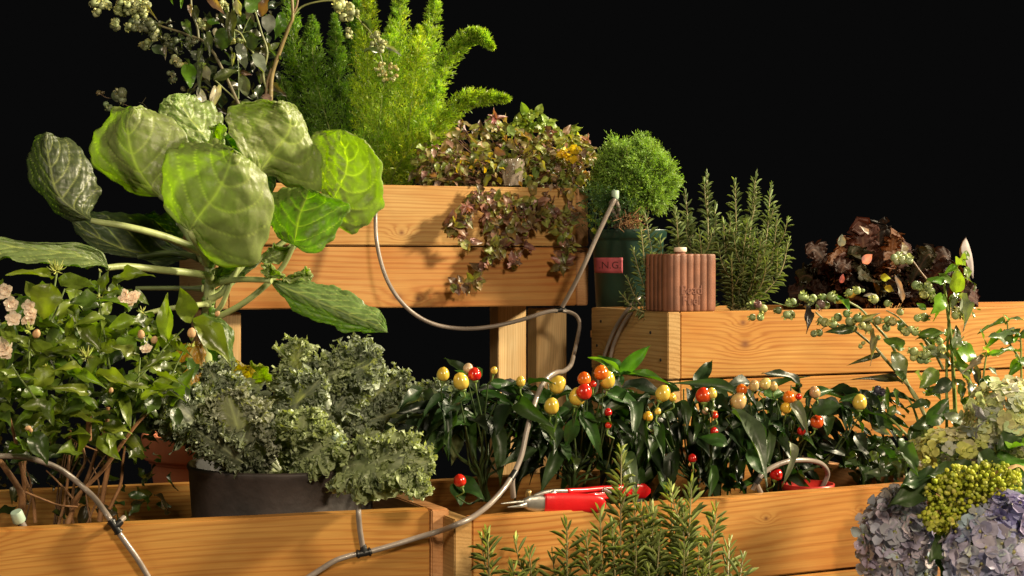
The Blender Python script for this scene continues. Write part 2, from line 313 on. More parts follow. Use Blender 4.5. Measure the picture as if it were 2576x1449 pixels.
def bigleaf(parent, st, Y0, Y1, cup, tl=0.0, tr=0.0, col=(.27, .30, .12), bul=.006, nv=7, seed=0, zf=Z3, back=0.0, rim=0.0):
    st = np.array([[*a, *b, *c] for a, b, c in st], float); n = len(st)
    C = cat(np.hstack([st]), 14); s = np.linspace(0, 1, len(C)); w = 24; t = np.linspace(-1, 1, 2*w+1)
    G = np.zeros((len(C), 2*w+1, 3)); col_ = np.zeros_like(G); r = np.random.default_rng(seed+5)
    for j, tt in enumerate(t):
        a = abs(tt); side = C[:, 2:4] if tt < 0 else C[:, 4:6]
        xy = C[:, :2]*(1-a)+side*a
        env = np.clip(np.minimum(s*5, (1-s)*6), 0, 1)
        Yd = Y0+(Y1-Y0)*s+env*(cup*(a**1.6)+(tl if tt < 0 else tr)*a+rim*np.maximum(a-.8, 0)*5)
        rag = 1+.022*np.sin(s*60+tt*3+seed)*a**8*env
        for i in range(len(C)):
            m = C[i, :2]; p = m+(xy[i]-m)*rag[i]; G[i, j] = zf(p[0], p[1], Yd[i])
    Tg, Sg = np.meshgrid(t, s)
    A = np.abs(Tg); ph = (Sg-.42*A**1.25)*nv+seed*.13; fr = ph-np.floor(ph); dv = np.minimum(fr, 1-fr)/nv
    wv = .010*(1-A*.6); vein = np.exp(-(dv/wv)**2)*(A < .93); vm = np.exp(-(A/(.035*(1-Sg*.75)+.010))**2)
    sub = np.exp(-((np.abs(((Tg*9+pn(Sg*2, Tg*2, seed)*1.2) % 1)-.5))/.07)**2)*.35
    N_ = np.cross(np.gradient(G, axis=0), np.gradient(G, axis=1)); N_ = nz(N_); N_[N_[..., 1] > 0] *= -1
    vg = np.exp(-(dv/(wv*2.6))**2); bul = bul*.6; h = bul*(1-vg*.75)*(1-vm)*(.6+.8*pn(Sg*3.2, Tg*2.4, seed+2))+bul*.9*pn(Sg*7, Tg*5, seed+3)*A+(back+.0032)*A**4*(np.sin(Sg*17+seed+np.sign(Tg)*1.3)+.7*np.sin(Sg*31+seed*2+np.sign(Tg)))
    h *= np.clip(np.minimum(Sg*8, (1-Sg)*10), 0, 1); G = G+N_*h[..., None]
    v = np.clip(np.maximum(vein*.85, np.maximum(vm, sub*.7)), 0, 1)[..., None]
    base = np.array(col)*(1+.16*pn(Sg*2, Tg*2, seed+9))[..., None]; pale = np.array([.50, .52, .20])
    c = base*(1-v*.75)+pale*v*.75
    m = MB(); m.grid(G, c); o = m.build('leaf', M_bleaf, parent)
    sl = o.modifiers.new('thick', 'SOLIDIFY'); sl.thickness = .0007; sl.offset = 0
    return o
bc = Z3(1150, 1300, 2.97)
pot = thing('clay_pot', 'terracotta pot half hidden behind the kale, standing on the left', 'pot', P(520, 1400, 3.02), None)
pm_ = MB(); pm_.lathe([(.001, .0), (.080, .0), (.098, .13), (.099, .155), (.112, .157), (.116, .163), (.118, .20), (.116, .204), (.107, .204), (.104, .15), (.001, .148)], P(515, 1358, 3.02), n=48); po = pm_.build('pot_body', M_terra, pot)
br = thing('brussels_sprout_plant', 'tall Brussels sprout plant with big round waxy leaves on thick pale stalks', 'vegetable plant', bc)
pale = (.36, .42, .17)
sm = MB()
sm.tube(cat([Z3(1150, 930, 2.96), Z3(1158, 1050, 2.95), Z3(1152, 1180, 2.95), Z3(1140, 1330, 2.97), Z3(1130, 1900, 3.0)]), np.linspace(.0085, .0125, 33), pale, n=12)
sm.build('stem', M_stem, br)
def petiole(pts, r0, r1, col=pale):
    m = MB(); p = cat([Z3(*q) for q in pts], 8); n = len(p); r = np.linspace(r0, r1, n); r[:3] *= np.array([1.5, 1.3, 1.1]); m.tube(p, r, col, n=9); m.build('petiole', M_stem, br)
petiole([(1110, 900, 2.95), (900, 820, 2.88), (700, 768, 2.84), (560, 745, 2.83), (505, 735, 2.83)], .0075, .0052)
petiole([(1165, 1060, 2.94), (1130, 1035, 2.9), (900, 1008, 2.82), (700, 988, 2.76), (590, 995, 2.73)], .0078, .0056)
petiole([(1100, 940, 2.97), (1000, 918, 3.0), (900, 915, 3.0), (760, 935, 3.0)], .006, .005, (.12, .16, .06))
petiole([(1120, 1110, 2.99), (950, 1108, 3.0), (750, 1108, 3.0)], .005, .004, (.14, .18, .07))
petiole([(1150, 1195, 2.93), (1050, 1205, 2.88), (900, 1225, 2.84), (780, 1255, 2.82)], .0055, .004)
petiole([(1140, 965, 2.94), (1110, 900, 2.86), (1065, 830, 2.80), (1045, 790, 2.79)], .0065, .005)
petiole([(1165, 1170, 2.94), (1230, 1130, 2.93), (1290, 1040, 2.93), (1400, 900, 2.95), (1440, 740, 3.0), (1400, 520, 3.0)], .006, .0055)
petiole([(1175, 1260, 2.95), (1225, 1200, 2.93), (1270, 1090, 2.92), (1320, 985, 2.93)], .005, .004)
petiole([(1180, 1280, 2.95), (1330, 1200, 2.92), (1470, 1090, 2.91), (1560, 990, 2.91), (1622, 872, 2.9)], .0062, .0045)
petiole([(1160, 1090, 2.95), (1300, 1062, 2.9), (1440, 1062, 2.86), (1500, 1068, 2.85)], .0058, .005)
petiole([(1130, 960, 2.96), (1000, 760, 3.0), (930, 640, 3.02), (885, 600, 3.03)], .0065, .005)
petiole([(1150, 950, 2.98), (1200, 700, 3.08), (1180, 330, 3.12)], .006, .004)
petiole([(1185, 1150, 2.96), (1500, 900, 3.04), (1750, 720, 3.08), (1840, 612, 3.08)], .006, .005)
for k in range(26):
    z = rng.uniform(960, 1330); m = MB(); m.lathe([(.0001, -.006), (.005, -.004), (.0068, .001), (.004, .006), (.0001, .0075)], Z3(1150+rng.choice([-1, 1])*rng.uniform(14, 24), z, 2.945+rng.uniform(-.01, .01)), (.17, .25, .07), n=10, ax=rdir(1, (0, -.3, .6), .4)[0])
    if k < 12: m.build('sprout', M_bleaf, br)
# A front, B left back, C centre back, D back right, E right, F lower right ...
bigleaf(br, [((1045, 790),)*3, ((1085, 730), (960, 715), (1095, 880)), ((1130, 670), (893, 590), (1200, 975)), ((1185, 600), (900, 450), (1400, 962)), ((1230, 520), (950, 348), (1490, 800)), ((1262, 440), (1040, 303), (1497, 610)), ((1277, 380), (1140, 302), (1415, 455)), ((1285, 345), (1225, 325), (1340, 385)), ((1290, 342),)*3], 2.79, 2.73, .060, 0, 0, seed=1, bul=.0065, nv=6)
bigleaf(br, [((890, 605),)*3, ((840, 555), (750, 582), (930, 560)), ((790, 490), (620, 520), (990, 500)), ((750, 425), (520, 405), (1030, 420)), ((722, 340), (505, 300), (1050, 320)), ((708, 260), (560, 205), (985, 210)), ((705, 190), (630, 135), (885, 145)), ((725, 130), (690, 112), (790, 112)), ((735, 106),)*3], 3.03, 3.00, .045, .012, -.005, seed=2, bul=.0055, nv=6)
bigleaf(br, [((1180, 335),)*3, ((1150, 300), (1080, 335), (1235, 330)), ((1110, 245), (960, 270), (1243, 230)), ((1060, 190), (885, 160), (1205, 140)), ((1015, 120), (885, 85), (1130, 85)), ((990, 70), (930, 45), (1050, 45)), ((985, 32),)*3], 3.12, 3.10, .01, -.03, .05, seed=3, bul=.009, nv=5, col=(.26, .31, .13))
bigleaf(br, [((1200, 200),)*3, ((1190, 260), (1150, 230), (1238, 200)), ((1200, 320), (1170, 330), (1244, 300)), ((1205, 420),)*3], 3.05, 3.04, -.03, seed=33, bul=.006, nv=4, col=(.30, .34, .15))
bigleaf(br, [((1405, 515),)*3, ((1450, 440), (1365, 440), (1530, 485)), ((1500, 375), (1300, 320), (1640, 570)), ((1550, 310), (1255, 220), (1757, 600)), ((1592, 250), (1252, 130), (1768, 450)), ((1604, 190), (1340, 75), (1730, 310)), ((1590, 140), (1450, 67), (1685, 205)), ((1572, 85), (1530, 72), (1620, 120)), ((1568, 76),)*3], 3.0, 2.98, .01, -.045, .05, seed=4, bul=.0075, nv=6)
bigleaf(br, [((1840, 612),)*3, ((1868, 570), (1785, 585), (1890, 785)), ((1893, 520), (1755, 515), (2010, 775)), ((1912, 460), (1735, 420), (2128, 640)), ((1918, 400), (1716, 330), (2118, 480)), ((1908, 340), (1730, 262), (2065, 340)), ((1888, 285), (1790, 238), (1975, 262)), ((1880, 230),)*3], 3.08, 3.05, .0, .045, -.085, seed=5, bul=.009, nv=6)
bigleaf(br, [((1622, 872),)*3, ((1636, 810), (1550, 835), (1720, 916)), ((1646, 750), (1500, 750), (1835, 842)), ((1662, 690), (1486, 665), (1905, 740)), ((1682, 640), (1498, 600), (1932, 655)), ((1700, 600), (1560, 562), (1840, 602)), ((1710, 575), (1660, 562), (1770, 578)), ((1712, 562),)*3], 2.9, 2.93, .0, .05, -.065, seed=6, bul=.007, nv=5, col=(.19, .26, .06))
bigleaf(br, [((505, 735),)*3, ((420, 680), (385, 722), (500, 690)), ((345, 620), (275, 655), (535, 620)), ((300, 540), (188, 540), (543, 540)), ((280, 450), (156, 420), (508, 440)), ((266, 370), (166, 350), (425, 330)), ((256, 300), (208, 278), (335, 275)), ((255, 246),)*3], 2.83, 2.86, .04, 0, 0, seed=7, bul=.005, nv=7, col=(.09, .115, .05))  # far left leaf: the shade it hangs in is put into its darker colour
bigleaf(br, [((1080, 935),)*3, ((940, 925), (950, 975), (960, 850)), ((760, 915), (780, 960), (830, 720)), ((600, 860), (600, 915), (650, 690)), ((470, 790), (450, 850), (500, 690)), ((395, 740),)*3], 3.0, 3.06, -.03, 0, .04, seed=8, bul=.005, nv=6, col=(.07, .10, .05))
bigleaf(br, [((600, 995),)*3, ((500, 955), (515, 990), (560, 905)), ((400, 925), (380, 997), (440, 860)), ((250, 905), (240, 978), (300, 855)), ((100, 885), (80, 965), (130, 850)), ((-60, 865), (-60, 960), (-40, 822)), ((-200, 880),)*3], 2.73, 2.62, -.03, -.03, .05, seed=9, bul=.007, nv=7, col=(.18, .23, .09))
bigleaf(br, [((1490, 1065),)*3, ((1600, 1115), (1585, 1190), (1640, 1065)), ((1740, 1175), (1680, 1255), (1775, 1085)), ((1860, 1225), (1800, 1308), (1885, 1125)), ((1980, 1275), (1905, 1338), (2005, 1185)), ((2075, 1312), (2020, 1348), (2095, 1245)), ((2138, 1352),)*3], 2.86, 2.80, .025, 0, .02, seed=10, bul=.006, nv=8, col=(.18, .25, .09))
bigleaf(br, [((1480, 1060),)*3, ((1500, 1020), (1450, 1040), (1560, 1050)), ((1500, 990), (1442, 985), (1570, 1040)), ((1490, 965),)*3], 2.86, 2.84, -.02, seed=11, bul=.006, nv=4)
bigleaf(br, [((1560, 1062),)*3, ((1620, 1040), (1580, 1075), (1640, 1020)), ((1680, 1020), (1700, 1075), (1700, 992)), ((1730, 1045),)*3], 2.87, 2.88, -.02, seed=12, bul=.008, nv=4)
bigleaf(br, [((1440, 960),)*3, ((1500, 920), (1470, 980), (1490, 875)), ((1560, 900), (1560, 970), (1540, 870)), ((1640, 880),)*3], 2.95, 2.96, -.02, seed=13, bul=.004, nv=4, col=(.2, .24, .1))
bigleaf(br, [((1180, 1060),)*3, ((1240, 1030), (1230, 1075), (1200, 980)), ((1340, 1010), (1330, 1060), (1320, 970)), ((1430, 970),)*3], 2.97, 2.98, -.02, seed=14, bul=.004, nv=5, col=(.10, .15, .05))
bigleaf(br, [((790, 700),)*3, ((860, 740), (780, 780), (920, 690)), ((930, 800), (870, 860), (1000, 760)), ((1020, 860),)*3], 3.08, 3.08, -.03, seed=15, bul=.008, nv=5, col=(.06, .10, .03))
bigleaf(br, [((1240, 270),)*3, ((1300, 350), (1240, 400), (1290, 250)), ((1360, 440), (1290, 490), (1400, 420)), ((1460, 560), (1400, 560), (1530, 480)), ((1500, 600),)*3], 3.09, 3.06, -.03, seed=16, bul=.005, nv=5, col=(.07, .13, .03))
# old yellowing leaves low on the plant
bigleaf(br, [((1060, 1290),)*3, ((1130, 1310), (1100, 1350), (1150, 1262)), ((1200, 1350), (1150, 1440), (1240, 1290)), ((1240, 1440), (1180, 1560), (1285, 1400)), ((1230, 1560), (1150, 1620), (1280, 1540)), ((1200, 1640),)*3], 2.80, 2.78, .03, seed=17, bul=.004, nv=6, col=(.09, .15, .025))
bigleaf(br, [((1090, 1400),)*3, ((1060, 1460), (985, 1450), (1130, 1450)), ((1040, 1540), (975, 1550), (1120, 1560)), ((1050, 1620), (985, 1630), (1120, 1640)), ((1070, 1670),)*3], 2.86, 2.82, .03, seed=18, bul=.004, nv=5, col=(.42, .25, .025))
bigleaf(br, [((1260, 1640),)*3, ((1300, 1600), (1250, 1560), (1340, 1640)), ((1350, 1560), (1260, 1490), (1400, 1620)), ((1390, 1540),)*3], 2.88, 2.86, -.03, seed=19, bul=.005, nv=5, col=(.48, .36, .02))
bigleaf(br, [((1340, 1650),)*3, ((1400, 1600), (1350, 1580), (1470, 1640)), ((1440, 1560), (1380, 1520), (1500, 1580)), ((1450, 1530),)*3], 2.90, 2.88, -.03, seed=20, bul=.005, nv=5, col=(.24, .27, .02))

# ============================================================ foxtail fern
M_fern = plant('feathery_fern', rough=.4, trans=.42, spec=.5, tint=(1.9, 2.0, .25), bump=0, mott=.25)
fr = thing('foxtail_fern', 'bright green foxtail fern with upright fluffy plumes above the tall back planter', 'fern', P(960, 470, 3.97))
def plume(pts, r0, dens=1.0, col=((.10, .20, .03), (.13, .24, .035), (.17, .28, .05)), tip=.35, name='plume'):
    p = cat([P(*q) for q in pts], 10); n = len(p); T = nz(np.gradient(p, axis=0)); seg = np.linalg.norm(np.diff(p, axis=0), axis=1).sum()
    m = MB(); m.tube(p, np.linspace(.0022, .0008, n), (.30, .34, .12), n=5)
    r0 = r0*1.6; K = int(seg/.0010*dens); s = rng.uniform(0, 1, K)**.9; fi = s*(n-1); i = np.clip(fi.astype(int), 0, n-2); w = (fi-i)[:, None]
    b = p[i]*(1-w)+p[i+1]*w; t = T[i]; rr = r0*(np.sin(np.pi*np.clip(s, 0, 1)**.75*.86+.32))**.8*(1-s)**.12
    rr = np.where(s > .93, rr*(1-(s-.93)/.07*.75), rr)
    q = rdir(K); q = nz(q-t*np.sum(q*t, 1, keepdims=True)); bd = nz(q+t*.75)
    nn = 15                                       # needles on each side branchlet
    f = np.tile(np.linspace(.12, 1, nn), K); B = np.repeat(b, nn, 0); D = np.repeat(bd, nn, 0); R = np.repeat(rr, nn)
    pos = B+D*(f*R)[:, None]; nd = nz(rdir(K*nn)*.9+D*.9+np.repeat(t, nn, 0)*.3)
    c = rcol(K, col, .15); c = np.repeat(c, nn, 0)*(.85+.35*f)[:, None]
    leaves(m, T_FERN, pos, nd, rdir(K*nn), rng.uniform(.008, .013, K*nn), .0023, c)
    return m.build(name, M_fern, fr)
ye = ((.33, .42, .04), (.40, .46, .045), (.25, .36, .035))
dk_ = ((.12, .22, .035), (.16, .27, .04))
for pts, r, d, c in [
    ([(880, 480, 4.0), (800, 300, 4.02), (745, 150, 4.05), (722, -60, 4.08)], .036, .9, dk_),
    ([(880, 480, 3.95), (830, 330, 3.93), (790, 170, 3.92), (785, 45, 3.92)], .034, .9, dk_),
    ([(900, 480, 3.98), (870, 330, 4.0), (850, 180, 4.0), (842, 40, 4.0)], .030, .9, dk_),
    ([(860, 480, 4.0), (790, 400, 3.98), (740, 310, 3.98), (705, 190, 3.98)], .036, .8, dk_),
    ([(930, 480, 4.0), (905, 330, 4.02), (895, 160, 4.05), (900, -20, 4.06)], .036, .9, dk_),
    ([(950, 480, 4.0), (935, 330, 3.97), (925, 160, 3.95), (930, -60, 3.95)], .040, 1.0, ye),
    ([(960, 480, 3.9), (950, 400, 3.86), (955, 300, 3.84), (975, 150, 3.86), (985, 70, 3.87)], .040, 1.0, None),
    ([(980, 480, 3.95), (985, 330, 3.92), (1000, 160, 3.93), (1008, -30, 3.94)], .046, 1.1, None),
    ([(990, 480, 3.9), (1010, 400, 3.85), (1030, 300, 3.84), (1045, 180, 3.85), (1055, 70, 3.87)], .046, 1.1, ye),
    ([(1000, 480, 3.95), (1040, 330, 3.95), (1075, 160, 3.98), (1100, -50, 4.0)], .034, 1.0, None),
    ([(1000, 480, 3.9), (1050, 390, 3.86), (1080, 300, 3.85), (1100, 200, 3.85)], .040, 1.0, None),
    ([(1020, 470, 3.9), (1070, 320, 3.88), (1110, 190, 3.85), (1160, 110, 3.82), (1205, 90, 3.8), (1238, 118, 3.78)], .022, 1.0, None),
    ([(1010, 470, 3.87), (1060, 380, 3.82), (1110, 310, 3.78), (1170, 255, 3.75), (1225, 245, 3.74), (1278, 248, 3.73)], .022, 1.0, ((.30, .40, .04), (.26, .38, .04))),
    ([(980, 480, 3.86), (990, 440, 3.82), (1020, 390, 3.80), (1060, 340, 3.8)], .045, .9, ye),
    ([(950, 480, 3.88), (930, 430, 3.85), (920, 380, 3.84), (915, 320, 3.84)], .040, .9, None)]:
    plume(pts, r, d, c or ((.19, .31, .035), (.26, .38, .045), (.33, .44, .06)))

# ============================================================ ruffled leaves (kale, coral bells)
T_CURL = [tpl(3, 2, (.6, .5), 1.0, c_, 1.5, .5, 1.0, seed=i_) for i_, c_ in enumerate((-1.2, .9, 1.6))]
M_kale = plant('kale_leaf', rough=.40, trans=.22, spec=.6, tint=(1.9, 1.9, .4), bump=.3, bscale=90, mott=.3)
def ruffle(parent, name, mt, mid, wid, face, amp=.012, freq=16, col=(.10, .14, .075), pale=(.42, .46, .28), seed=0, flat=.22, nl=210, nw=24, lobe=.22, droop=.0, thick=.0006, petr=.004, edge=None):
    M_ = cat([P(*q) for q in mid], 12); seg = np.concatenate([[0], np.cumsum(np.linalg.norm(np.diff(M_, axis=0), axis=1))]); Lt = seg[-1]
    s = np.linspace(0, 1, nl); C = np.stack([np.interp(s*Lt, seg, M_[:, k]) for k in range(3)], 1); T = nz(np.gradient(C, axis=0))
    fc = np.array(face, float); fc = nz(fc-T*(T@fc)[:, None]); sd = np.cross(T, fc)
    r = np.random.default_rng(seed+77); t = np.linspace(-1, 1, 2*nw+1); Sg, Tg = np.meshgrid(s, t, indexing='ij'); A = np.abs(Tg)
    prof = np.interp(s, [0, .22, .34, .55, .8, .95, 1], [0.02, .05, .55, 1.0, .9, .5, .12])*wid
    lob = 1+lobe*np.sin(Sg*freq*1.3+np.sign(Tg)*2+seed)+.5*lobe*np.sin(Sg*freq*2.9+seed*2)
    W = prof[:, None]*(1+(lob-1)*A)
    e = np.clip((A-flat)/(1-flat), 0, 1); sz = prof[:, None]/wid
    a1, a2, a3 = r.uniform(0, 6.28, 3); sg = np.sign(Tg)
    h = amp*sz*(.7*e**1.1*np.sin(Sg*freq*6.28*.55+a1+sg)+.9*e**1.2*np.sin(Sg*freq*6.28*1.5+a2-sg+A*5)+.65*e**1.4*np.sin(Sg*freq*6.28*2.9+a3+A*11))+amp*.5*pn(Sg*4, Tg*3, seed)*A
    u_ = amp*sz*(.9*e**1.2*np.cos(Sg*freq*6.28*1.5+a2+1)+.7*e**1.5*np.cos(Sg*freq*6.28*2.9+a1+A*9))
    l_ = amp*sz*.9*e**1.4*np.sin(Sg*freq*6.28*.9+a3+sg*2)
    x = W*Tg*(1-.25*e)+u_*sg
    G = C[:, None]+sd[:, None]*x[..., None]+fc[:, None]*(h+droop*A**2*wid)[..., None]+T[:, None]*(l_+A*W*.35)[..., None]
    v = np.exp(-(A/.05)**2); ph = (Sg-.3*A)*9; fr_ = ph-np.floor(ph); v = np.maximum(v, np.exp(-(np.minimum(fr_, 1-fr_)/.07)**2)*.55*(A < .75))
    ec = np.array(edge if edge is not None else np.array(col)*1.25)
    c = (np.array(col)*(1-e[..., None]*.7)+ec*e[..., None]*.7)*(1+.18*pn(Sg*3, Tg*3, seed+4))[..., None]; c = c*(1-v[..., None]*.8)+np.array(pale)*v[..., None]*.8
    m = MB(); m.grid(G, np.clip(c, 0, 1)); k = int(nl*.55)
    m.tube(C[:k]-fc[:k]*petr*.2, np.linspace(petr, petr*.3, k), pale, n=7)
    if mt is M_kale:
        ii, jj = np.where((A > .62) & (Sg > .2)); k = r.integers(0, len(ii), int(1500*wid/.05)); gp_ = G[ii[k], jj[k]]; kc = c[ii[k], jj[k]]*r.uniform(.8, 1.5, (len(k), 1))
        leaves(m, T_CURL, gp_, nz(r.normal(size=(len(k), 3))+fc[ii[k]]*.8), r.normal(size=(len(k), 3)), r.uniform(.004, .009, len(k)), r.uniform(.004, .008, len(k)), np.clip(kc, 0, 1))
    return m.build(name, mt, parent)
tubY = BL.Y(710, .20); tc_ = P(712, 1300, tubY)
tb = thing('planting_tub', 'wide dark plastic tub standing inside the left front planter', 'tub', tc_)
M_tub = solid('dark_brown_plastic', (.036, .026, .024), .6, noise=.6, nscale=16, bump=.6, bscale=70)
R = .152; tz = np.array([tc_[0], tc_[1], BL.z-.188])
m = MB(); m.lathe([(.001, 0), (R*.86, 0), (R*.90, .03), (R*.935, .148), (R*.975, .151), (R*.985, .156), (R*.965, .160), (R, .235), (R+.003, .242), (R+.001, .247), (R-.006, .244), (R-.012, .20), (.001, .195)], tz, n=72, wob=.006); m.build('tub_wall', M_tub, tb)
m = MB(); rr = np.linspace(.002, R-.014, 14); th = np.linspace(0, 2*math.pi, 60, endpoint=False); RR, TT = np.meshgrid(rr, th, indexing='ij')
m.grid(tz+np.stack([RR*np.cos(TT), RR*np.sin(TT), .21+rng.normal(size=RR.shape)*.004], -1), wrap=True); so = m.build('tub_soil', M_soil, tb)
kl = thing('kale_plant', 'curly grey green kale plant filling the dark tub', 'kale', (tz[0], tz[1], tz[2]+.2))
def KZ(x, y, Y): return (345.9+.4358*x, 817.6+.4358*y, Y)
ty = tubY; kb = lambda dx=0, dy=0: (708+dx, 1195, ty+dy)
gk = (.19, .225, .155); gl = (.255, .30, .155); ed = (.19, .24, .13)
KX = [(-.05, 470, 300, .030), (.06, 1250, 170, .036), (.04, 1430, 260, .036), (-.06, 330, 430, .034)]
K_ = [  # (midrib points, half width, face, colour, amp, freq)
 ([kb(0, .04), KZ(960, 420, ty+.07), KZ(1180, 290, ty+.06), KZ(1330, 230, ty+.03), KZ(1400, 190, ty+.01)], .060, (.1, -.9, .5), gk, .016, 15),
 ([kb(0, .06), KZ(860, 480, ty+.10), KZ(910, 300, ty+.10), KZ(930, 170, ty+.09), KZ(935, 90, ty+.08)], .045, (0, -1, .3), gl, .014, 13),
 ([kb(10, .06), KZ(1150, 560, ty+.10), KZ(1350, 420, ty+.12), KZ(1480, 330, ty+.12), KZ(1560, 300, ty+.11)], .050, (.1, -.8, .6), gk, .014, 14),
 ([kb(15, .05), KZ(1200, 600, ty+.09), KZ(1500, 500, ty+.10), KZ(1650, 420, ty+.08), KZ(1800, 390, ty+.05)], .045, (0, -.8, .6), gk, .014, 16),
 ([kb(15, -.03), KZ(1060, 850, ty-.09), KZ(1300, 800, ty-.16), KZ(1480, 790, ty-.20), KZ(1700, 790, ty-.22)], .060, (.1, -.9, .45), gl, .015, 18),
 ([kb(20, -.03), KZ(1150, 840, ty-.10), KZ(1400, 850, ty-.18), KZ(1580, 900, ty-.22), KZ(1690, 950, ty-.23)], .036, (.1, -1, .3), gl, .014, 16),
 ([kb(-15, -.04), KZ(690, 760, ty-.11), KZ(590, 620, ty-.14), KZ(560, 530, ty-.15), KZ(520, 400, ty-.15)], .066, (-.15, -1, .25), (.22, .235, .17), .012, 15),
 ([kb(0, -.04), KZ(900, 760, ty-.10), KZ(950, 690, ty-.12), KZ(960, 600, ty-.13), KZ(960, 500, ty-.13)], .052, (.1, -1, .3), gl, .014, 15),
 ([kb(-20, -.02), KZ(600, 720, ty-.08), KZ(380, 580, ty-.11), KZ(260, 500, ty-.12), KZ(120, 400, ty-.12)], .052, (-.1, -.9, .5), gk, .014, 17),
 ([kb(-25, 0), KZ(560, 700, ty-.03), KZ(330, 560, ty-.04), KZ(200, 530, ty-.05), KZ(60, 520, ty-.06)], .045, (-.2, -.9, .3), (.06, .085, .05), .014, 17),
 ([kb(-15, .03), KZ(700, 600, ty+.04), KZ(560, 420, ty+.02), KZ(460, 330, ty+.01), KZ(400, 230, ty+.0)], .045, (-.2, -.9, .5), gk, .014, 15),
 ([kb(5, .0), KZ(880, 560, ty-.02), KZ(930, 440, ty-.03), KZ(1000, 370, ty-.04), KZ(1060, 300, ty-.04)], .046, (0, -1, .4), gk, .014, 14),
 ([kb(-20, -.05), KZ(620, 800, ty-.13), KZ(480, 700, ty-.16), KZ(390, 640, ty-.17), KZ(320, 600, ty-.17)], .036, (-.2, -1, .1), (.12, .14, .085), .012, 12),
 ([kb(10, -.05), KZ(900, 800, ty-.10), KZ(1010, 740, ty-.13), KZ(1090, 660, ty-.14), KZ(1130, 600, ty-.14)], .042, (.1, -1, .2), gl, .014, 14)]
for (dy_, kx_, kz_, kw_) in KX:
    u_e, v_e, y_e = KZ(kx_, kz_, ty+dy_); K_.append(([kb(0, dy_*.5), (708*.6+u_e*.4, 1195*.5+v_e*.5, ty+dy_*.6), (708*.2+u_e*.8, v_e+22, ty+dy_), (u_e, v_e, y_e)], kw_, (rng.uniform(-.3, .3), -.9, rng.uniform(.2, .7)), gk if rng.uniform() < .5 else gl, .013, 15))
for i, (md, w, fc, c, am, fq) in enumerate(K_): ruffle(kl, 'leaf', M_kale, md, w*.88, fc, am*.95, fq, c, seed=i*7+1, edge=np.array(c)*1.35, petr=.0062)
# ============================================================ coral bells (dark frilled leaves) in the middle planter
M_cb = plant('burgundy_leaf', rough=.6, trans=.18, spec=.2, tint=(2.0, 1.0, .3), bump=.3, bscale=90, mott=.4)
cbY = BM_.Y(2200, .22)
cb = thing('coral_bells_plant', 'dark burgundy and olive frilly leaved plant at the right of the middle planter', 'plant', P(2200, 780, cbY))
cbc = [(.024, .009, .005), (.012, .008, .006), (.038, .010, .005), (.022, .019, .005), (.08, .027, .006), (.02, .007, .004)]
def arc(u0, v0, y0, u1, v1, y1, lift): return [(u0, v0, y0), (u0*.6+u1*.4, v0*.45+v1*.55-lift*.4, y0*.6+y1*.4), (u0*.2+u1*.8, v1-lift, y0*.2+y1*.8), (u1, v1, y1)]
spots = [(2030, 640), (2060, 700), (2110, 620), (2160, 590), (2150, 650), (2210, 575), (2255, 600), (2200, 640), (2240, 670), (2290, 640), (2320, 690), (2350, 650), (2390, 650), (2420, 700), (2100, 700), (2150, 720), (2010, 700), (2290, 720), (2380, 720), (2440, 730), (2050, 740), (2230, 740), (2330, 740), (2460, 760), (2400, 760)]
spots += [(int(1985+rng.uniform(0, 480)), int(655+rng.uniform(0, 115))) for _ in range(46)]
for i, (u, v) in enumerate(spots):
    y1 = cbY+rng.uniform(-.12, .10); du = (u-2210)*.35
    ruffle(cb, 'leaf', M_cb, arc(2210+du, 785, cbY, u, v, y1, rng.uniform(0, 18)), rng.uniform(.032, .054), (rng.uniform(-.4, .4), -.8, rng.uniform(.2, .9)), .0065, rng.integers(9, 15), cbc[rng.integers(0, 6)], pale=(.10, .05, .03), seed=300+i, nl=90, nw=12, lobe=.15, flat=.2, petr=.0014)
m = MB()
for (u0, v0, u1, v1, w, c) in [(2170, 662, 2195, 640, 26, (.75, .42, .42)), (2115, 712, 2122, 690, 14, (.55, .2, .22)), (2172, 745, 2205, 738, 10, (.3, .3, .25)), (2115, 620, 2120, 590, 22, (.30, .36, .30)), (2270, 760, 2258, 690, 14, (.45, .42, .38)), (2185, 590, 2172, 566, 12, (.6, .55, .5)), (2280, 640, 2268, 610, 18, (.35, .36, .30)), (2215, 700, 2240, 696, 22, (.30, .32, .02)), (2130, 745, 2160, 735, 20, (.35, .20, .02)), (2225, 725, 2250, 728, 20, (.35, .28, .02)), (2100, 760, 2140, 757, 16, (.35, .22, .03))]:
    lf(m, T_OVAL[rng.integers(0, 4)], (u0, v0, cbY-.15), (u1, v1, cbY-.16), w, c)
m.build('small_leaves', M_cb, cb)
m = MB(); lf(m, tpl(10, 4, (.6, .8), 1.2, -.7, .2, .3), (2448, 700, cbY-.05), (2459, 602, cbY-.07), 24, (.26, .23, .23), (-.9, -.6, .2)); m.build('curled_leaf', M_cb, cb)
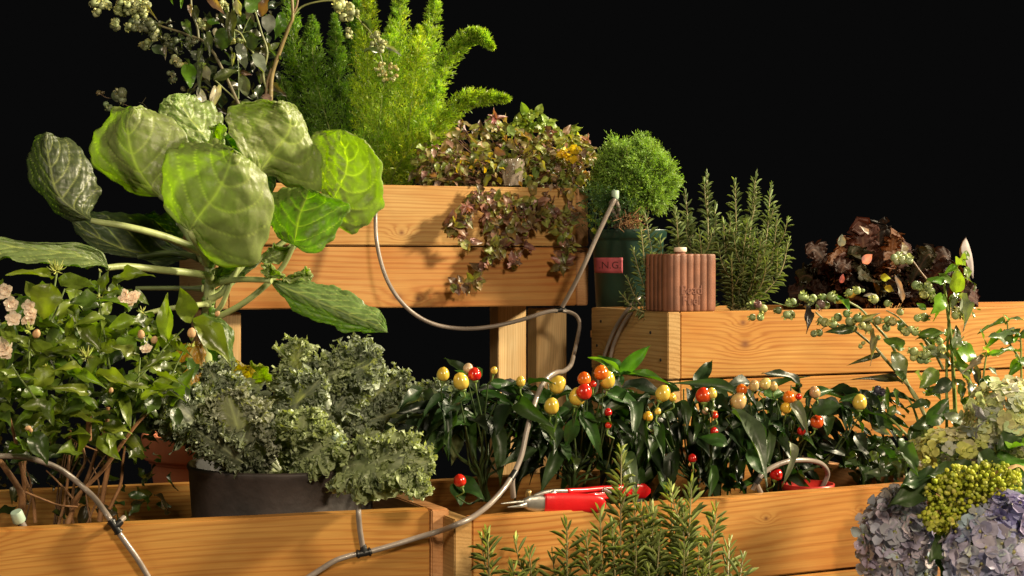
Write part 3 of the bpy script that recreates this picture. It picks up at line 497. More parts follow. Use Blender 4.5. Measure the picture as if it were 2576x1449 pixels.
# ============================================================ rosemary
M_ros = plant('rosemary_needle', rough=.42, trans=.18, spec=.6, tint=(1.6, 1.7, .4), bump=0, mott=.25)
def sprig(m, pts, nl=.027, gap=.0060, w=.0017, spread=1.0, cols=((.15, .20, .075), (.19, .24, .09), (.11, .16, .06)), stem=(.30, .26, .12), r0=.0022, top=1.0):
    p = cat(pts, 10); n = len(p); sg = np.concatenate([[0], np.cumsum(np.linalg.norm(np.diff(p, axis=0), axis=1))]); L = sg[-1]
    T = nz(np.gradient(p, axis=0)); m.tube(p, np.linspace(r0, r0*.45, n), stem, n=6)
    K = max(3, int(L/gap)); d = np.linspace(.02*L, L, K); a0 = rng.uniform(0, 6.28)
    pos = np.stack([np.interp(d, sg, p[:, k]) for k in range(3)], 1); Tt = nz(np.stack([np.interp(d, sg, T[:, k]) for k in range(3)], 1))
    B, D, U, Ln, C = [], [], [], [], []
    for k in range(K):
        s = d[k]/L
        for j in range(2 if rng.uniform() < .6 else 3):
            a = a0+k*1.57+j*3.14+rng.normal()*.3; q = nz(np.cross(Tt[k], [math.cos(a), math.sin(a), .2]))
            op = (1.15*spread if s < .85 else 1.15*spread*(1-(s-.85)/.15*.7))+rng.normal()*.12
            dd = nz(Tt[k]*math.cos(op)+q*math.sin(op)); B.append(pos[k]+q*r0*.6); D.append(dd); U.append(Tt[k]*.9-q*.2)
            Ln.append(nl*(1-.45*max(0, (s-.8)/.2))*rng.uniform(.7, 1.15)); c = np.array(cols[rng.integers(0, len(cols))]); C.append(c*rng.uniform(.8, 1.25)*(1+.5*s**4))
    leaves(m, T_NEED, np.array(B), np.array(D), np.array(U), np.array(Ln), w, np.array(C))
def rosemary(name_label, tips, basef, loc, side=3, nl=.024, **kw):
    o = thing('rosemary_plant', name_label, 'rosemary', loc)
    for (u, v, Y) in tips:
        bu, bv, bY = basef(u, v, Y); m = MB(); mid = (u*.7+bu*.3+rng.uniform(-8, 8), v*.5+bv*.5, Y*.5+bY*.5)
        pts = [P(bu, bv, bY), P(*mid), P(u, v, Y)]; sprig(m, pts, nl=nl, **kw); p = cat(pts, 10)
        for k in range(side):
            i = rng.integers(3, 15); q = p[i]; dr = nz(np.array([rng.uniform(-.7, .7), rng.uniform(-.7, .5), 1.0])); Lb = rng.uniform(.035, .085)
            sprig(m, [q, q+dr*Lb*.5+np.array([0, 0, .004]), q+nz(dr+np.array([0, 0, .5]))*Lb], nl=nl*.85, r0=.0014, **kw)
        m.build('sprig', M_ros, o)
    return o
my = BM_.Y(1800, .16)
rosemary('upright rosemary with fine needles behind the brown flask', [(1623, 537, my+.02), (1724, 488, my+.05), (1698, 530, my), (1778, 441, my+.05), (1849, 459, my), (1901, 443, my+.05), (1939, 471, my+.08), (1955, 551, my), (1984, 606, my+.03), (1820, 560, my-.02), (1880, 560, my-.04), (1760, 590, my-.03), (1660, 600, my-.02), (1915, 600, my-.05), (1840, 650, my-.06), (1930, 660, my-.05), (1700, 600, my+.04), (1740, 560, my+.06), (1800, 520, my+.08), (1870, 620, my+.05)],
    lambda u, v, Y: ((1845+(u-1845)*.25, 782, my) if u > 1800 else (1740+(u-1700)*.45, 790, my)), P(1800, 785, my), side=3, nl=.026)
o2 = bpy.data.objects  # small sprigs reaching in front of the green pot belong to the same bush
m = MB()
for (a, b) in [((1660, 790), (1592, 628)), ((1640, 790), (1578, 700)), ((1650, 780), (1612, 570)), ((1640, 790), (1565, 742)), ((1655, 770), (1640, 640))]:
    ys = BM_.Y(a[0], .10); sprig(m, [P(a[0], a[1], ys), P((a[0]+b[0])/2-6, (a[1]+b[1])/2+10, ys-.01), P(b[0], b[1], ys-.02)], nl=.02)
m.build('sprig', M_ros, [o for o in bpy.data.objects if o.name.startswith('rosemary_plant')][-1])
fy = 2.40
ftips = [(1226, 1347), (1332, 1396), (1426, 1324), (1475, 1351), (1563, 1135), (1642, 1289), (1689, 1241), (1634, 1279), (1740, 1221), (1792, 1308), (1868, 1408), (1835, 1365), (1597, 1246), (1510, 1290), (1540, 1330), (1700, 1330), (1660, 1350), (1390, 1400), (1760, 1370), (1290, 1425), (1720, 1290), (1610, 1390)]
rosemary('rosemary bush rising in the foreground before the right front planter', [(u, v, BF.Y(u, -.09+rng.uniform(-.04, .04))) for (u, v) in ftips],
    lambda u, v, Y: (u+(1560-u)*(.16 if u < 1300 else .22), 1640, BF.Y(1560, -.12)), P(1560, 1800, BF.Y(1560, -.12)), side=1, nl=.033, gap=.0072, cols=((.18, .22, .06), (.14, .18, .055), (.24, .28, .08)))

# ============================================================ green pot with the round conifer
gpY = 3.76; zb = BM_.z-.060
gp = thing('nursery_pot', 'dark green plastic pot with a pink label between the tall and middle planters', 'pot', P(1578, 780, gpY)*[1, 1, 0]+[0, 0, zb])
M_gp = solid('green_plastic', (.010, .036, .024), .38, noise=.3, nscale=18, bump=.15, bscale=90, spec=.5)
c = np.array([(1580-HU)/F*gpY, gpY, zb]); Hp = (HV-578)/F*gpY-zb; Rp = 96/F*gpY
m = MB(); m.lathe([(.001, 0), (Rp*.80, 0), (Rp*.81, .003), (Rp*.93, Hp-.028), (Rp*.94, Hp-.024), (Rp*.98, Hp-.022), (Rp, Hp-.019), (Rp*1.02, Hp-.003), (Rp*1.02, Hp), (Rp*.98, Hp), (Rp*.95, Hp-.02), (.001, Hp-.022)], c, n=64); m.build('pot_body', M_gp, gp)
ps = thing('plant_stand', 'low timber stand hidden behind the middle planter, carrying the green pot', 'stand', (c[0], c[1], GZ))
board('stand_top', ps, (c[0]-.085, c[1]-.075, zb-.001), 0, .17, .15, .02, WD['plain'])
for sx in (-.08, .045):
    for sy in (-.07, .035): leg_board(ps, (c[0]+sx, c[1]+sy, zb-.0215), 0, .035, .035, zb-.0215-GZ, WD['post'])
def text_on(body, size, loc, rot, mt, name, parent, depth=.0005, bend=None, font_off=0.0, align='CENTER'):
    cu = bpy.data.curves.new(name, 'FONT'); cu.body = body; cu.size = size; cu.extrude = depth; cu.align_x = align; cu.align_y = 'CENTER'; cu.offset = font_off
    ob = bpy.data.objects.new(name, cu); S.collection.objects.link(ob); bpy.context.view_layer.update()
    me = bpy.data.meshes.new_from_object(ob.evaluated_get(bpy.context.evaluated_depsgraph_get())); bpy.data.objects.remove(ob)
    if bend: bend(me)
    me.materials.clear(); me.materials.append(mt); o = bpy.data.objects.new(name, me); S.collection.objects.link(o); o.location = tuple(loc); o.rotation_euler = rot; place(o, parent); return o
M_pink = solid('pink_label', (.52, .10, .13), .6, noise=.15, nscale=60); M_ink = solid('dark_ink', (.09, .02, .025), .7)
def potpt(u, v, off):      # point on the pot wall seen at (u, v)
    z = (HV-v)/F*(gpY-.08); r = np.interp(z-zb, [0, Hp], [Rp*.81, Rp*.935])+off; th = math.asin(np.clip(((u-HU)/F*(gpY-.085)-c[0])/r, -.99, .99)); return np.array([c[0]+r*math.sin(th), c[1]-r*math.cos(th), z])
m = MB(); us = np.linspace(1493, 1567, 16); vs = np.linspace(648, 687, 6)
G = np.array([[potpt(u, v, .0009) for u in us] for v in vs]); m.grid(G); lb = m.build('label', M_pink, gp); sl = lb.modifiers.new('t', 'SOLIDIFY'); sl.thickness = .0006
def bendp(me):
    for v in me.vertices:
        q = potpt(1536+v.co.x, 668-v.co.y, .0017+v.co.z*.1); v.co = q
text_on('.N.G.', 25, (0, 0, 0), (0, 0, 0), M_ink, 'lettering', lb, depth=.001, bend=bendp)
M_con = plant('conifer_spray', rough=.5, trans=.3, spec=.4, tint=(1.7, 1.8, .35), bump=0, mott=.25)
cf = thing('dwarf_conifer', 'round ball of fine green conifer foliage growing in the green pot', 'shrub', P(1585, 578, gpY))
C0 = P(1585, 560, gpY); Cc = P(1596, 450, gpY)
m = MB(); mb_dead = MB(); Rr = .112
def sprays(K, filt, cols, R0, R1, lenf=1.0):
    B, D, Lq, Cq = [], [], [], []
    for k in range(K):
        q = rdir(1)[0]
        if not filt(q): continue
        end = Cc+q*np.array([1.0, 1.0, 1.0])*rng.uniform(R0, R1)*(1+.09*math.sin(q[0]*9+q[2]*7)+.06*math.sin(q[2]*17-q[0]*11)+.04*math.sin(q[0]*23)); st = C0*.35+Cc*.65+(end-Cc)*.15
        tw = rdir(1)[0]*.012; a = np.linspace(.45, 1, 9)[:, None]; ln = st*(1-a)+end*a+tw*np.sin(a*3); m.tube(ln, np.linspace(.0011, .0005, 9), (.13, .14, .05), n=4, cap=False)
        dr = nz(end-st); tc2 = rcol(1, cols, .12)[0]
        for t in range(7):
            a = rng.uniform(.62, 1); q0 = st*(1-a)+end*a; d1 = nz(dr+rdir(1)[0]*.85); L1 = rng.uniform(.012, .022)
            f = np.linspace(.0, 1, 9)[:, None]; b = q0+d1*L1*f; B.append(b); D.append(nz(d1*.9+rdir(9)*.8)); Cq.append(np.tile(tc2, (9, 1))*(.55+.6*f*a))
    B = np.vstack(B); D = np.vstack(D); Cq = np.vstack(Cq); leaves(m, T_FERN, B, D, rdir(len(B)), rng.uniform(.0045, .0075, len(B)), .0019, Cq)
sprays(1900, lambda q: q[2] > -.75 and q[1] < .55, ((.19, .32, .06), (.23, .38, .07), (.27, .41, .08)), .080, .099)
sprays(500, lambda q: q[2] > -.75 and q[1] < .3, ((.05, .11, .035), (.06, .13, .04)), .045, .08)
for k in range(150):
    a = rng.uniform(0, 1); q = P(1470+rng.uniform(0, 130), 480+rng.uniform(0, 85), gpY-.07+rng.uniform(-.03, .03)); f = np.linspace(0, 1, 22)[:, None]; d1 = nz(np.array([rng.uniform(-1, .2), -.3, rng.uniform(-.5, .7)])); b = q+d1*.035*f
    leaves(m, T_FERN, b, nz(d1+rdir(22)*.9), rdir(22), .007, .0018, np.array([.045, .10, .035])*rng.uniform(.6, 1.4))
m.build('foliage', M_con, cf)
for k in range(200):
    q = P(1583+rng.normal()*16, 563+rng.uniform(-22, 12), gpY-.085+rng.uniform(-.03, .05)); mb_dead.tube([q, q+rdir(1, (.1, 0, .2))[0]*rng.uniform(.012, .03)], [.0012, .0004], rcol(1, ((.22, .10, .04), (.12, .05, .02), (.30, .17, .07)))[0], n=4)
mb_dead.tube(cat([P(1580, 590, gpY-.02), P(1585, 560, gpY-.01), P(1592, 530, gpY)]), np.linspace(.014, .008, 17), (.12, .06, .03), n=9)
mb_dead.build('dead_twigs', M_twig, cf)
wd = thing('pot_weed', 'small yellow green weed leaves at the left edge of the green pot', 'weed', P(1500, 578, gpY-.07))
m = MB()
for k in range(26):
    q = P(1500+rng.normal()*16, 548+rng.normal()*16, gpY-.075); leaves(m, T_ROUND, q[None], rdir(1, (0, -.3, .3)), rdir(1, (0, -1, .5), .5), .011, .010, rcol(1, ((.30, .36, .03), (.36, .38, .04), (.16, .24, .03)))[0])
m.tube(pc([(1500, 585, gpY-.07), (1498, 560, gpY-.075), (1500, 540, gpY-.075)]), .0009, (.2, .25, .06)); m.build('foliage', M_green, wd)

# ============================================================ fluted flask
fk0 = P(1683, 785, BM_.Y(1683, .004)); fa = math.radians(27)
fe = np.array([math.cos(fa), math.sin(fa), 0]); fn = np.array([-math.sin(fa), math.cos(fa), 0])
FW, FD, FH = .120, .100, .119
fz = BM_.z+.0005; f0 = np.array([fk0[0], fk0[1], fz])
fl = thing('fluted_flask', 'reddish brown fluted clay flask with a small pale cap standing on the planter corner', 'flask', f0+fe*FW/2+fn*FD/2)
M_fl = solid('brown_clay', (.20, .075, .040), .55, noise=.28, nscale=25, bump=.35, bscale=700, spec=.4)
def outline(nf=14):
    pts = []
    def flute(a, b, n, amp, nrm):
        for k in range(n*nf):
            t = k/(n*nf); pts.append(a+(b-a)*t+nrm*amp*(abs(math.sin(math.pi*t*n))**.7))
    r = .010; ex, ey = fe, fn; o = f0*[1, 1, 0]
    def corner(cx, a0):
        for k in range(8):
            a = a0+k/8*math.pi/2; pts.append(cx+r*(ex*math.cos(a)+ey*math.sin(a)))
    corner(o+ex*r+ey*r, math.pi); flute(o+ex*r, o+ex*(FW-r), 6, .0036, -ey)
    corner(o+ex*(FW-r)+ey*r, -math.pi/2); flute(o+ex*FW+ey*r, o+ex*FW+ey*(FD-r), 5, .0036, ex)
    corner(o+ex*(FW-r)+ey*(FD-r), 0); flute(o+ex*(FW-r)+ey*FD, o+ex*r+ey*FD, 6, .0036, ey)
    corner(o+ex*r+ey*(FD-r), math.pi/2); flute(o+ey*(FD-r), o+ey*r, 5, .0036, -ex)
    return np.array(pts)
O = outline(); ctr = O.mean(0); lay = [(.0, .0), (.962, .0), (.985, .0012), (.993, .004), (.995, .02), (.995, FH-.02), (.993, FH-.004), (.98, FH-.001), (.95, FH), (0, FH+.0005)]
G = np.array([ctr+(O-ctr)*a+[0, 0, fz+h] for a, h in lay]); m = MB(); m.grid(G, wrap=True); m.build('flask_body', M_fl, fl)
nk = f0+fe*FW*.50+fn*FD*.5; nk = nk*[1, 1, 0]+[0, 0, fz+FH]
m = MB(); m.lathe([(.011, -.001), (.0105, .004), (.0105, .009)], nk, n=28); nko = m.build('neck', M_fl, fl)
M_cap = solid('ivory_cap', (.78, .62, .50), .4, noise=.05); m = MB(); m.lathe([(.001, .0045), (.0125, .0045), (.0135, .006), (.0135, .0125), (.0125, .0142), (.001, .0145)], nk, n=32); m.build('cap', M_cap, nko)
M_eng = solid('engraved_mark', (.17, .062, .038), .8)
pt_ = f0+fe*FW*.44-fn*.0034
text_on('Bead', .027, pt_+[0, 0, .044], (math.pi/2, 0, fa), M_eng, 'engraved_word', fl, depth=.0006)
text_on('Fuel', .027, pt_+[0, 0, .022], (math.pi/2, 0, fa), M_eng, 'engraved_word', fl, depth=.0006)

# ============================================================ watering hoses
M_hose = solid('grey_brown_tubing', (.25, .205, .178), .32, noise=.22, nscale=25, bump=.15, bscale=200, spec=.6, coat=.3)
M_con2 = solid('black_plastic', (.012, .012, .013), .4); M_mint = solid('pale_green_cap', (.38, .50, .40), .5, noise=.06)
hr = .0043
def tube(parent, pts, r=hr, name='tube', m_=None, n=12):
    m = MB(); p = cat(pts, 9); m.tube(p, r, n=14); return m.build(name, m_ or M_hose, parent)
def tee(parent, c, d1, d2, r=hr*1.25, L=.013):
    m = MB(); d1 = nz(d1); d2 = nz(d2)
    m.tube([c-d1*L, c-d1*L*.6, c+d1*L*.6, c+d1*L], [r*.8, r*1.05, r*1.05, r*.8], n=14); m.tube([c, c+d2*L*.6, c+d2*L], [r*1.05, r*1.05, r*.8], n=14)
    for s in (-1, 1): m.tube([c+d1*s*L*.62, c+d1*s*L*.8], [r*1.3, r*1.3], n=14)
    return m.build('tee_connector', M_con2, parent)
def fl_(u, v, d): return BL.at(u, v, d)
def fr_(u, v, d): return BF.at(u, v, d)
def fu_(u, v, d): return BU.at(u, v, d)
h1 = thing('watering_hose', 'grey hose arching in from the left edge and down over the left planter', 'hose', fl_(289, 1324, -.01))
tube(h1, [P(-60, 1150, 2.30), P(0, 1147, 2.33), P(70, 1152, 2.37), P(150, 1180, 2.40), P(225, 1240, 2.41), P(262, 1285, fl_(262, 1285, 0)[1]), fl_(284, 1317, -.014)])
tube(h1, [fl_(294, 1333, -.014), fl_(320, 1370, -.016), fl_(345, 1405, -.016), fl_(372, 1450, -.014), fl_(400, 1500, -.012)])
tee(h1, fl_(289, 1325, -.014), fl_(298, 1338, -.014)-fl_(280, 1312, -.014), np.array([.6, .2, .5]))
tube(h1, [fl_(294, 1320, -.008), fl_(302, 1311, .0), fl_(312, 1302, .008)], hr*.95)
h2 = thing('watering_hose', 'long grey hose rising past the peppers to a pale green cap at the green pot', 'hose', fl_(914, 1391, -.012))
tube(h2, [fl_(700, 1500, -.012), fl_(790, 1443, -.014), fl_(840, 1412, -.016), fl_(880, 1398, -.016), fl_(905, 1393, -.016)])
tee(h2, fl_(915, 1391, -.016), fl_(925, 1389, -.016)-fl_(905, 1393, -.016), np.array([-.05, 0, 1.0]))
tube(h2, [fl_(914, 1382, -.016), fl_(911, 1368, -.016), fl_(905, 1330, -.018), fl_(902, 1290, -.018), fl_(903, 1240, .0), fl_(906, 1190, .02), fl_(890, 1150, .04), fl_(862, 1122, .04)])
m = MB(); q = fl_(862, 1120, .035); m.tube([q, q+nz([-.5, -.2, .7])*.022], [.0075, .0065], n=20); m.build('cap', M_mint, h2)
YA = lambda u: 2.47+(u-1190)*.0004
tube(h2, [fl_(926, 1389, -.016), fl_(990, 1371, -.018), fl_(1055, 1351, -.022), P(1105, 1336, 2.452), P(1145, 1321, 2.42), fr_(1185, 1303, -.02), fr_(1230, 1270, -.012), fr_(1265, 1232, .005), fr_(1284, 1205, .02)])
m = MB(); m.tube([fr_(1284, 1206, .02), fr_(1296, 1187, .03)], hr*1.25, n=14); m.build('connector', M_con2, h2)
tube(h2, [fr_(1294, 1190, .03), fr_(1312, 1145, .04), fr_(1325, 1085, .05), fr_(1340, 1030, .06), fr_(1358, 980, .08), fr_(1378, 950, .11), fr_(1400, 937, .15), P(1418, 934, 2.85), P(1436, 918, 3.1), P(1444, 890, 3.35), P(1453, 850, 3.55), P(1458, 815, 3.62), P(1450, 795, 3.65), P(1432, 785, 3.66), P(1416, 783, 3.66)])
tube(h2, [fr_(1290, 1195, .035), fr_(1288, 1215, .04), fr_(1291, 1250, .05)], hr*1.1)
cT = np.array(P(1409, 780, 3.665)); tee(h2, cT, np.array([1, .3, 0.05]), np.array([.5, .2, .8]), r=.0055)
tube(h2, [P(1402, 781, 3.66), P(1370, 786, 3.65), P(1310, 805, 3.62), P(1240, 821, 3.60), P(1170, 827, 3.58), P(1100, 818, 3.55), P(1045, 792, 3.53), P(1000, 748, 3.52), P(968, 690, 3.53), P(948, 610, 3.55), P(945, 530, 3.57), fu_(950, 463, .01), fu_(956, 455, .05)], r=.0047)
tube(h2, [P(1414, 772, 3.66), P(1440, 725, 3.65), P(1470, 665, 3.64), P(1497, 605, 3.64), P(1525, 545, 3.64), P(1543, 508, 3.64), P(1547, 500, 3.645)], r=.0052)
tube(h2, [P(1547, 500, 3.65), P(1536, 515, 3.66), P(1548, 545, 3.68), P(1552, 583, 3.74)], r=.0048)
tube(h2, [P(1548, 500, 3.65), P(1556, 530, 3.67), P(1552, 583, 3.75)], r=.0048)
m = MB(); m.tube([P(1546, 498, 3.645), P(1547, 496, 3.645), P(1548, 480, 3.645), P(1548, 479, 3.645)], [.0085, .0095, .0085, .0075], n=20); m.build('cap', M_mint, h2)
h3 = thing('watering_hose', 'short grey hose loop among the peppers at the right end of the front planter', 'hose', fr_(1905, 1205, .1))
tube(h3, [fr_(1893, 1232, .040), fr_(1912, 1200, .035), fr_(1940, 1177, .035), fr_(1985, 1160, .04), fr_(2035, 1158, .05), fr_(2068, 1168, .07), fr_(2082, 1190, .09), fr_(2074, 1215, .10), fr_(2060, 1240, .11)])
tube(h3, [fr_(1905, 1208, .037), fr_(1904, 1218, .036), fr_(1914, 1240, .036)])
m = MB(); m.tube([fr_(1901, 1217, .037), fr_(1911, 1202, .035)], hr*1.3, n=14); m.build('connector', M_con2, h3)
h4 = thing('watering_hose', 'pair of dull grey hoses hanging down the side of the middle planter', 'hose', P(1560, 800, 3.6))
def side(u, v, o):      # a point just off the middle planter's left face
    e, p0 = BM_.e, BM_.p0; Y = (p0@e-o)/((u-HU)/F*e[0]+e[1]); return P(u, v, Y)
for du, o in ((0, .008), (14, .007)):
    tube(h4, [side(1612+du*.6, 748, -.03), side(1590+du, 765, -.006), side(1563+du, 800, o), side(1543+du, 835, o), side(1527+du, 875, o), side(1512+du*1.4, 925, o), side(1500+du*1.5, 985, o)], r=.0040)
h5 = thing('capped_hose_stub', 'grey hose end with a pale green cap poking over the left planter rim', 'hose', fl_(55, 1330, .04))
tube(h5, [fl_(66, 1345, .05), fl_(60, 1328, .045), fl_(48, 1308, .04)], hr*1.3)
m = MB(); a, b = fl_(50, 1312, .04), fl_(40, 1287, .035); m.tube([a, a*.9+b*.1, b*.9+a*.1, b], [.0085, .0095, .0088, .008], n=20); m.build('cap', M_mint, h5)

# ============================================================ secateurs lying on the rim
M_red = solid('red_grip', (.62, .008, .012), .33, noise=.08, nscale=40, bump=.1, bscale=300, spec=.5, coat=.4)
M_steel = solid('worn_steel', (.42, .40, .37), .38, metal=.85, noise=.25, nscale=40)
sc = thing('garden_secateurs', 'red handled secateurs lying on the front rim among the rosemary tips', 'secateurs', fr_(1420, 1285, .02))
def SQ(x, y, d): return fr_(1220+.1709*x, 1163.4+.1709*y, d)
def flat_sweep(pts, rw, rh, name, mt, n=20, up=(0, 0, 1)):
    p = cat(pts, 8); k = len(p); T = nz(np.gradient(p, axis=0)); b = nz(np.cross(T, up)); a = np.cross(b, T); s = np.linspace(0, 1, k)
    w = np.interp(s, np.linspace(0, 1, len(rw)), rw); h = np.interp(s, np.linspace(0, 1, len(rh)), rh); th = np.arange(n)*2*math.pi/n
    cx = np.sign(np.cos(th))*np.abs(np.cos(th))**.7; cy = np.sign(np.sin(th))*np.abs(np.sin(th))**.7
    G = p[:, None]+a[:, None]*(h[:, None]*cy)[..., None]+b[:, None]*(w[:, None]*cx)[..., None]
    m = MB(); m.grid(np.concatenate([p[:1][:, None].repeat(n, 1), G, p[-1:][:, None].repeat(n, 1)]), wrap=True); return m.build(name, mt, sc)
HG = [.0150, .0162, .0165, .0165, .0162, .0155, .0125, .005]
flat_sweep([SQ(868, 600, .016), SQ(1100, 598, .014), SQ(1400, 604, .010), SQ(1650, 612, .006), SQ(1775, 618, .004)], [.006, .0085, .009, .009, .009, .0085, .007, .003], HG, 'lower_grip', M_red)
flat_sweep([SQ(1200, 422, .035), SQ(1450, 410, .045), SQ(1750, 385, .06), SQ(1980, 400, .07), SQ(2180, 415, .075), SQ(2320, 420, .078), SQ(2425, 420, .08)], [.005, .006, .007, .008, .009, .009, .0085, .003], [.0045, .0045, .0046, .0055, .0118, .0135, .0128, .0045], 'upper_grip', M_red)
flat_sweep([SQ(1380, 520, .025), SQ(1600, 500, .03), SQ(1760, 490, .04), SQ(1880, 510, .05)], [.004, .005, .005, .002], [.004, .006, .006, .002], 'grip_heel', M_red)
flat_sweep([SQ(560, 590, .022), SQ(640, 600, .02), SQ(760, 605, .018), SQ(880, 600, .016)], [.0045, .006, .006, .0055], [.006, .0115, .0135, .0125], 'pivot_plate', M_steel)
flat_sweep([SQ(720, 500, .028), SQ(850, 460, .03), SQ(1000, 430, .032), SQ(1210, 425, .035)], [.003, .004, .004, .004], [.003, .0045, .004, .004], 'handle_tang', M_steel)
flat_sweep([SQ(590, 575, .022), SQ(480, 582, .02), SQ(380, 592, .017), SQ(230, 608, .012)], [.004, .0038, .003, .001], [.0028, .0022, .002, .0006], 'blade', M_steel)
flat_sweep([SQ(600, 620, .018), SQ(520, 640, .012), SQ(450, 650, .01), SQ(330, 660, .008)], [.0035, .003, .002, .001], [.004, .003, .002, .001], 'blade', M_steel)
m = MB(); q = SQ(1005, 455, .026); m.lathe([(.0001, .003), (.004, .003), (.0048, .0015), (.0048, -.002)], q, n=20, ax=(.3, -.9, .3)); m.build('pivot_bolt', M_steel, sc)
m = MB(); a, b = SQ(1740, 395, .045), SQ(1840, 440, .045); t = np.linspace(0, 1, 90)[:, None]; ax_ = nz(b-a); p1 = nz(np.cross(ax_, [0, 1, 0])); p2 = np.cross(ax_, p1)
m.tube(a+(b-a)*t+.0042*(p1*np.cos(t*40)+p2*np.sin(t*40)), .0008, n=6); m.build('spring', M_steel, sc)
m = MB(); m.lathe([(.0001, .004), (.0045, .004), (.005, .0), (.005, -.006)], SQ(640, 445, .028), n=6, ax=(.2, -.3, .9)); m.build('lock_catch', solid('brass', (.45, .32, .14), .35, metal=.8), sc)

# ============================================================ ornamental peppers
M_pl = plant('dark_glossy_leaf', rough=.42, trans=.2, spec=.4, tint=(1.5, 2.2, .3), bump=.35, bscale=70, coat=.05, mott=.3)
def pep_mat(n, c, c2): 
    m, nt, b, out = mat(n); L = nt.links; tc = N(nt, 'ShaderNodeTexCoord'); no = N(nt, 'ShaderNodeTexNoise'); no.inputs['Scale'].default_value = 30; L.new(tc.outputs['Object'], no.inputs['Vector'])
    r = N(nt, 'ShaderNodeValToRGB'); r.color_ramp.elements[0].position = .38; r.color_ramp.elements[1].position = .66; r.color_ramp.elements[0].color = (*c, 1); r.color_ramp.elements[1].color = (*c2, 1)
    L.new(no.outputs['Fac'], r.inputs[0]); L.new(r.outputs[0], b.inputs['Base Color']); b.inputs['Roughness'].default_value = .2; b.inputs['Coat Weight'].default_value = .5; b.inputs['Coat Roughness'].default_value = .08
    b.inputs['Subsurface Weight'].default_value = .15; b.inputs['Subsurface Radius'].default_value = (.006, .003, .001); return m
PM = {'y': pep_mat('yellow_pepper', (.62, .42, .05), (.72, .52, .10)), 'r': pep_mat('red_pepper', (.50, .008, .008), (.62, .03, .012)), 'o': pep_mat('orange_pepper', (.66, .10, .01), (.70, .20, .015)),
      'c': pep_mat('cream_pepper', (.62, .48, .16), (.52, .30, .16)), 'ro': pep_mat('scarlet_pepper', (.62, .035, .01), (.68, .10, .015)), 'yo': pep_mat('amber_pepper', (.72, .32, .02), (.70, .44, .05)), 'p': pep_mat('blush_pepper', (.60, .32, .22), (.55, .40, .25))}
fruit = [(1115, 942, 16, 'y'), (1178, 927, 13, 'p'), (1194, 942, 17, 'r'), (1160, 960, 20, 'y'), (1243, 932, 9, 'y'), (1310, 960, 12, 'y'), (1403, 968, 21, 'y'), (1388, 1022, 19, 'y'), (1453, 998, 21, 'y'), (1470, 953, 17, 'o'), (1513, 938, 19, 'o'), (1492, 966, 9, 'r'), (1470, 986, 20, 'r'), (1528, 956, 20, 'y'), (1157, 1209, 16, 'r'), (1530, 1037, 10, 'r'), (1530, 1070, 8, 'r'),
 (1630, 1048, 13, 'yo'), (1770, 995, 20, 'ro'), (1791, 990, 13, 'y'), (1668, 990, 19, 'y'), (1692, 1000, 10, 'y'), (1858, 1010, 20, 'c'), (1775, 1034, 9, 'p'), (1798, 1045, 9, 'r'), (1797, 1085, 10, 'r'), (1742, 1153, 11, 'r'), (1897, 970, 13, 'c'), (1925, 966, 14, 'c'), (1946, 972, 11, 'c'), (1866, 980, 14, 'o'), (1985, 1000, 16, 'o'), (2009, 998, 8, 'r'), (1977, 1026, 14, 'yo'), (2050, 987, 14, 'c'), (2055, 1061, 17, 'ro'), (2163, 1012, 18, 'y'), (2016, 1084, 11, 'r'), (1953, 1194, 16, 'r'), (1655, 1035, 8, 'y')]
G1 = [(1215, 1330, 'leafy ornamental pepper with a red and yellow fruit at the left beside the kale', (1060, 1335), 0), (1440, 1450, 'ornamental pepper with big yellow fruits right beside the rising grey hose', (1335, 1560), 1),
      (1745, 1760, 'ornamental pepper bush with a scarlet fruit near the middle planter corner', (1560, 1835), 2), (1970, 2000, 'ornamental pepper bush with cream and orange fruits at the planter right end', (1835, 2200), 3)]
def pfd(u): return BF.Y(u, .19)
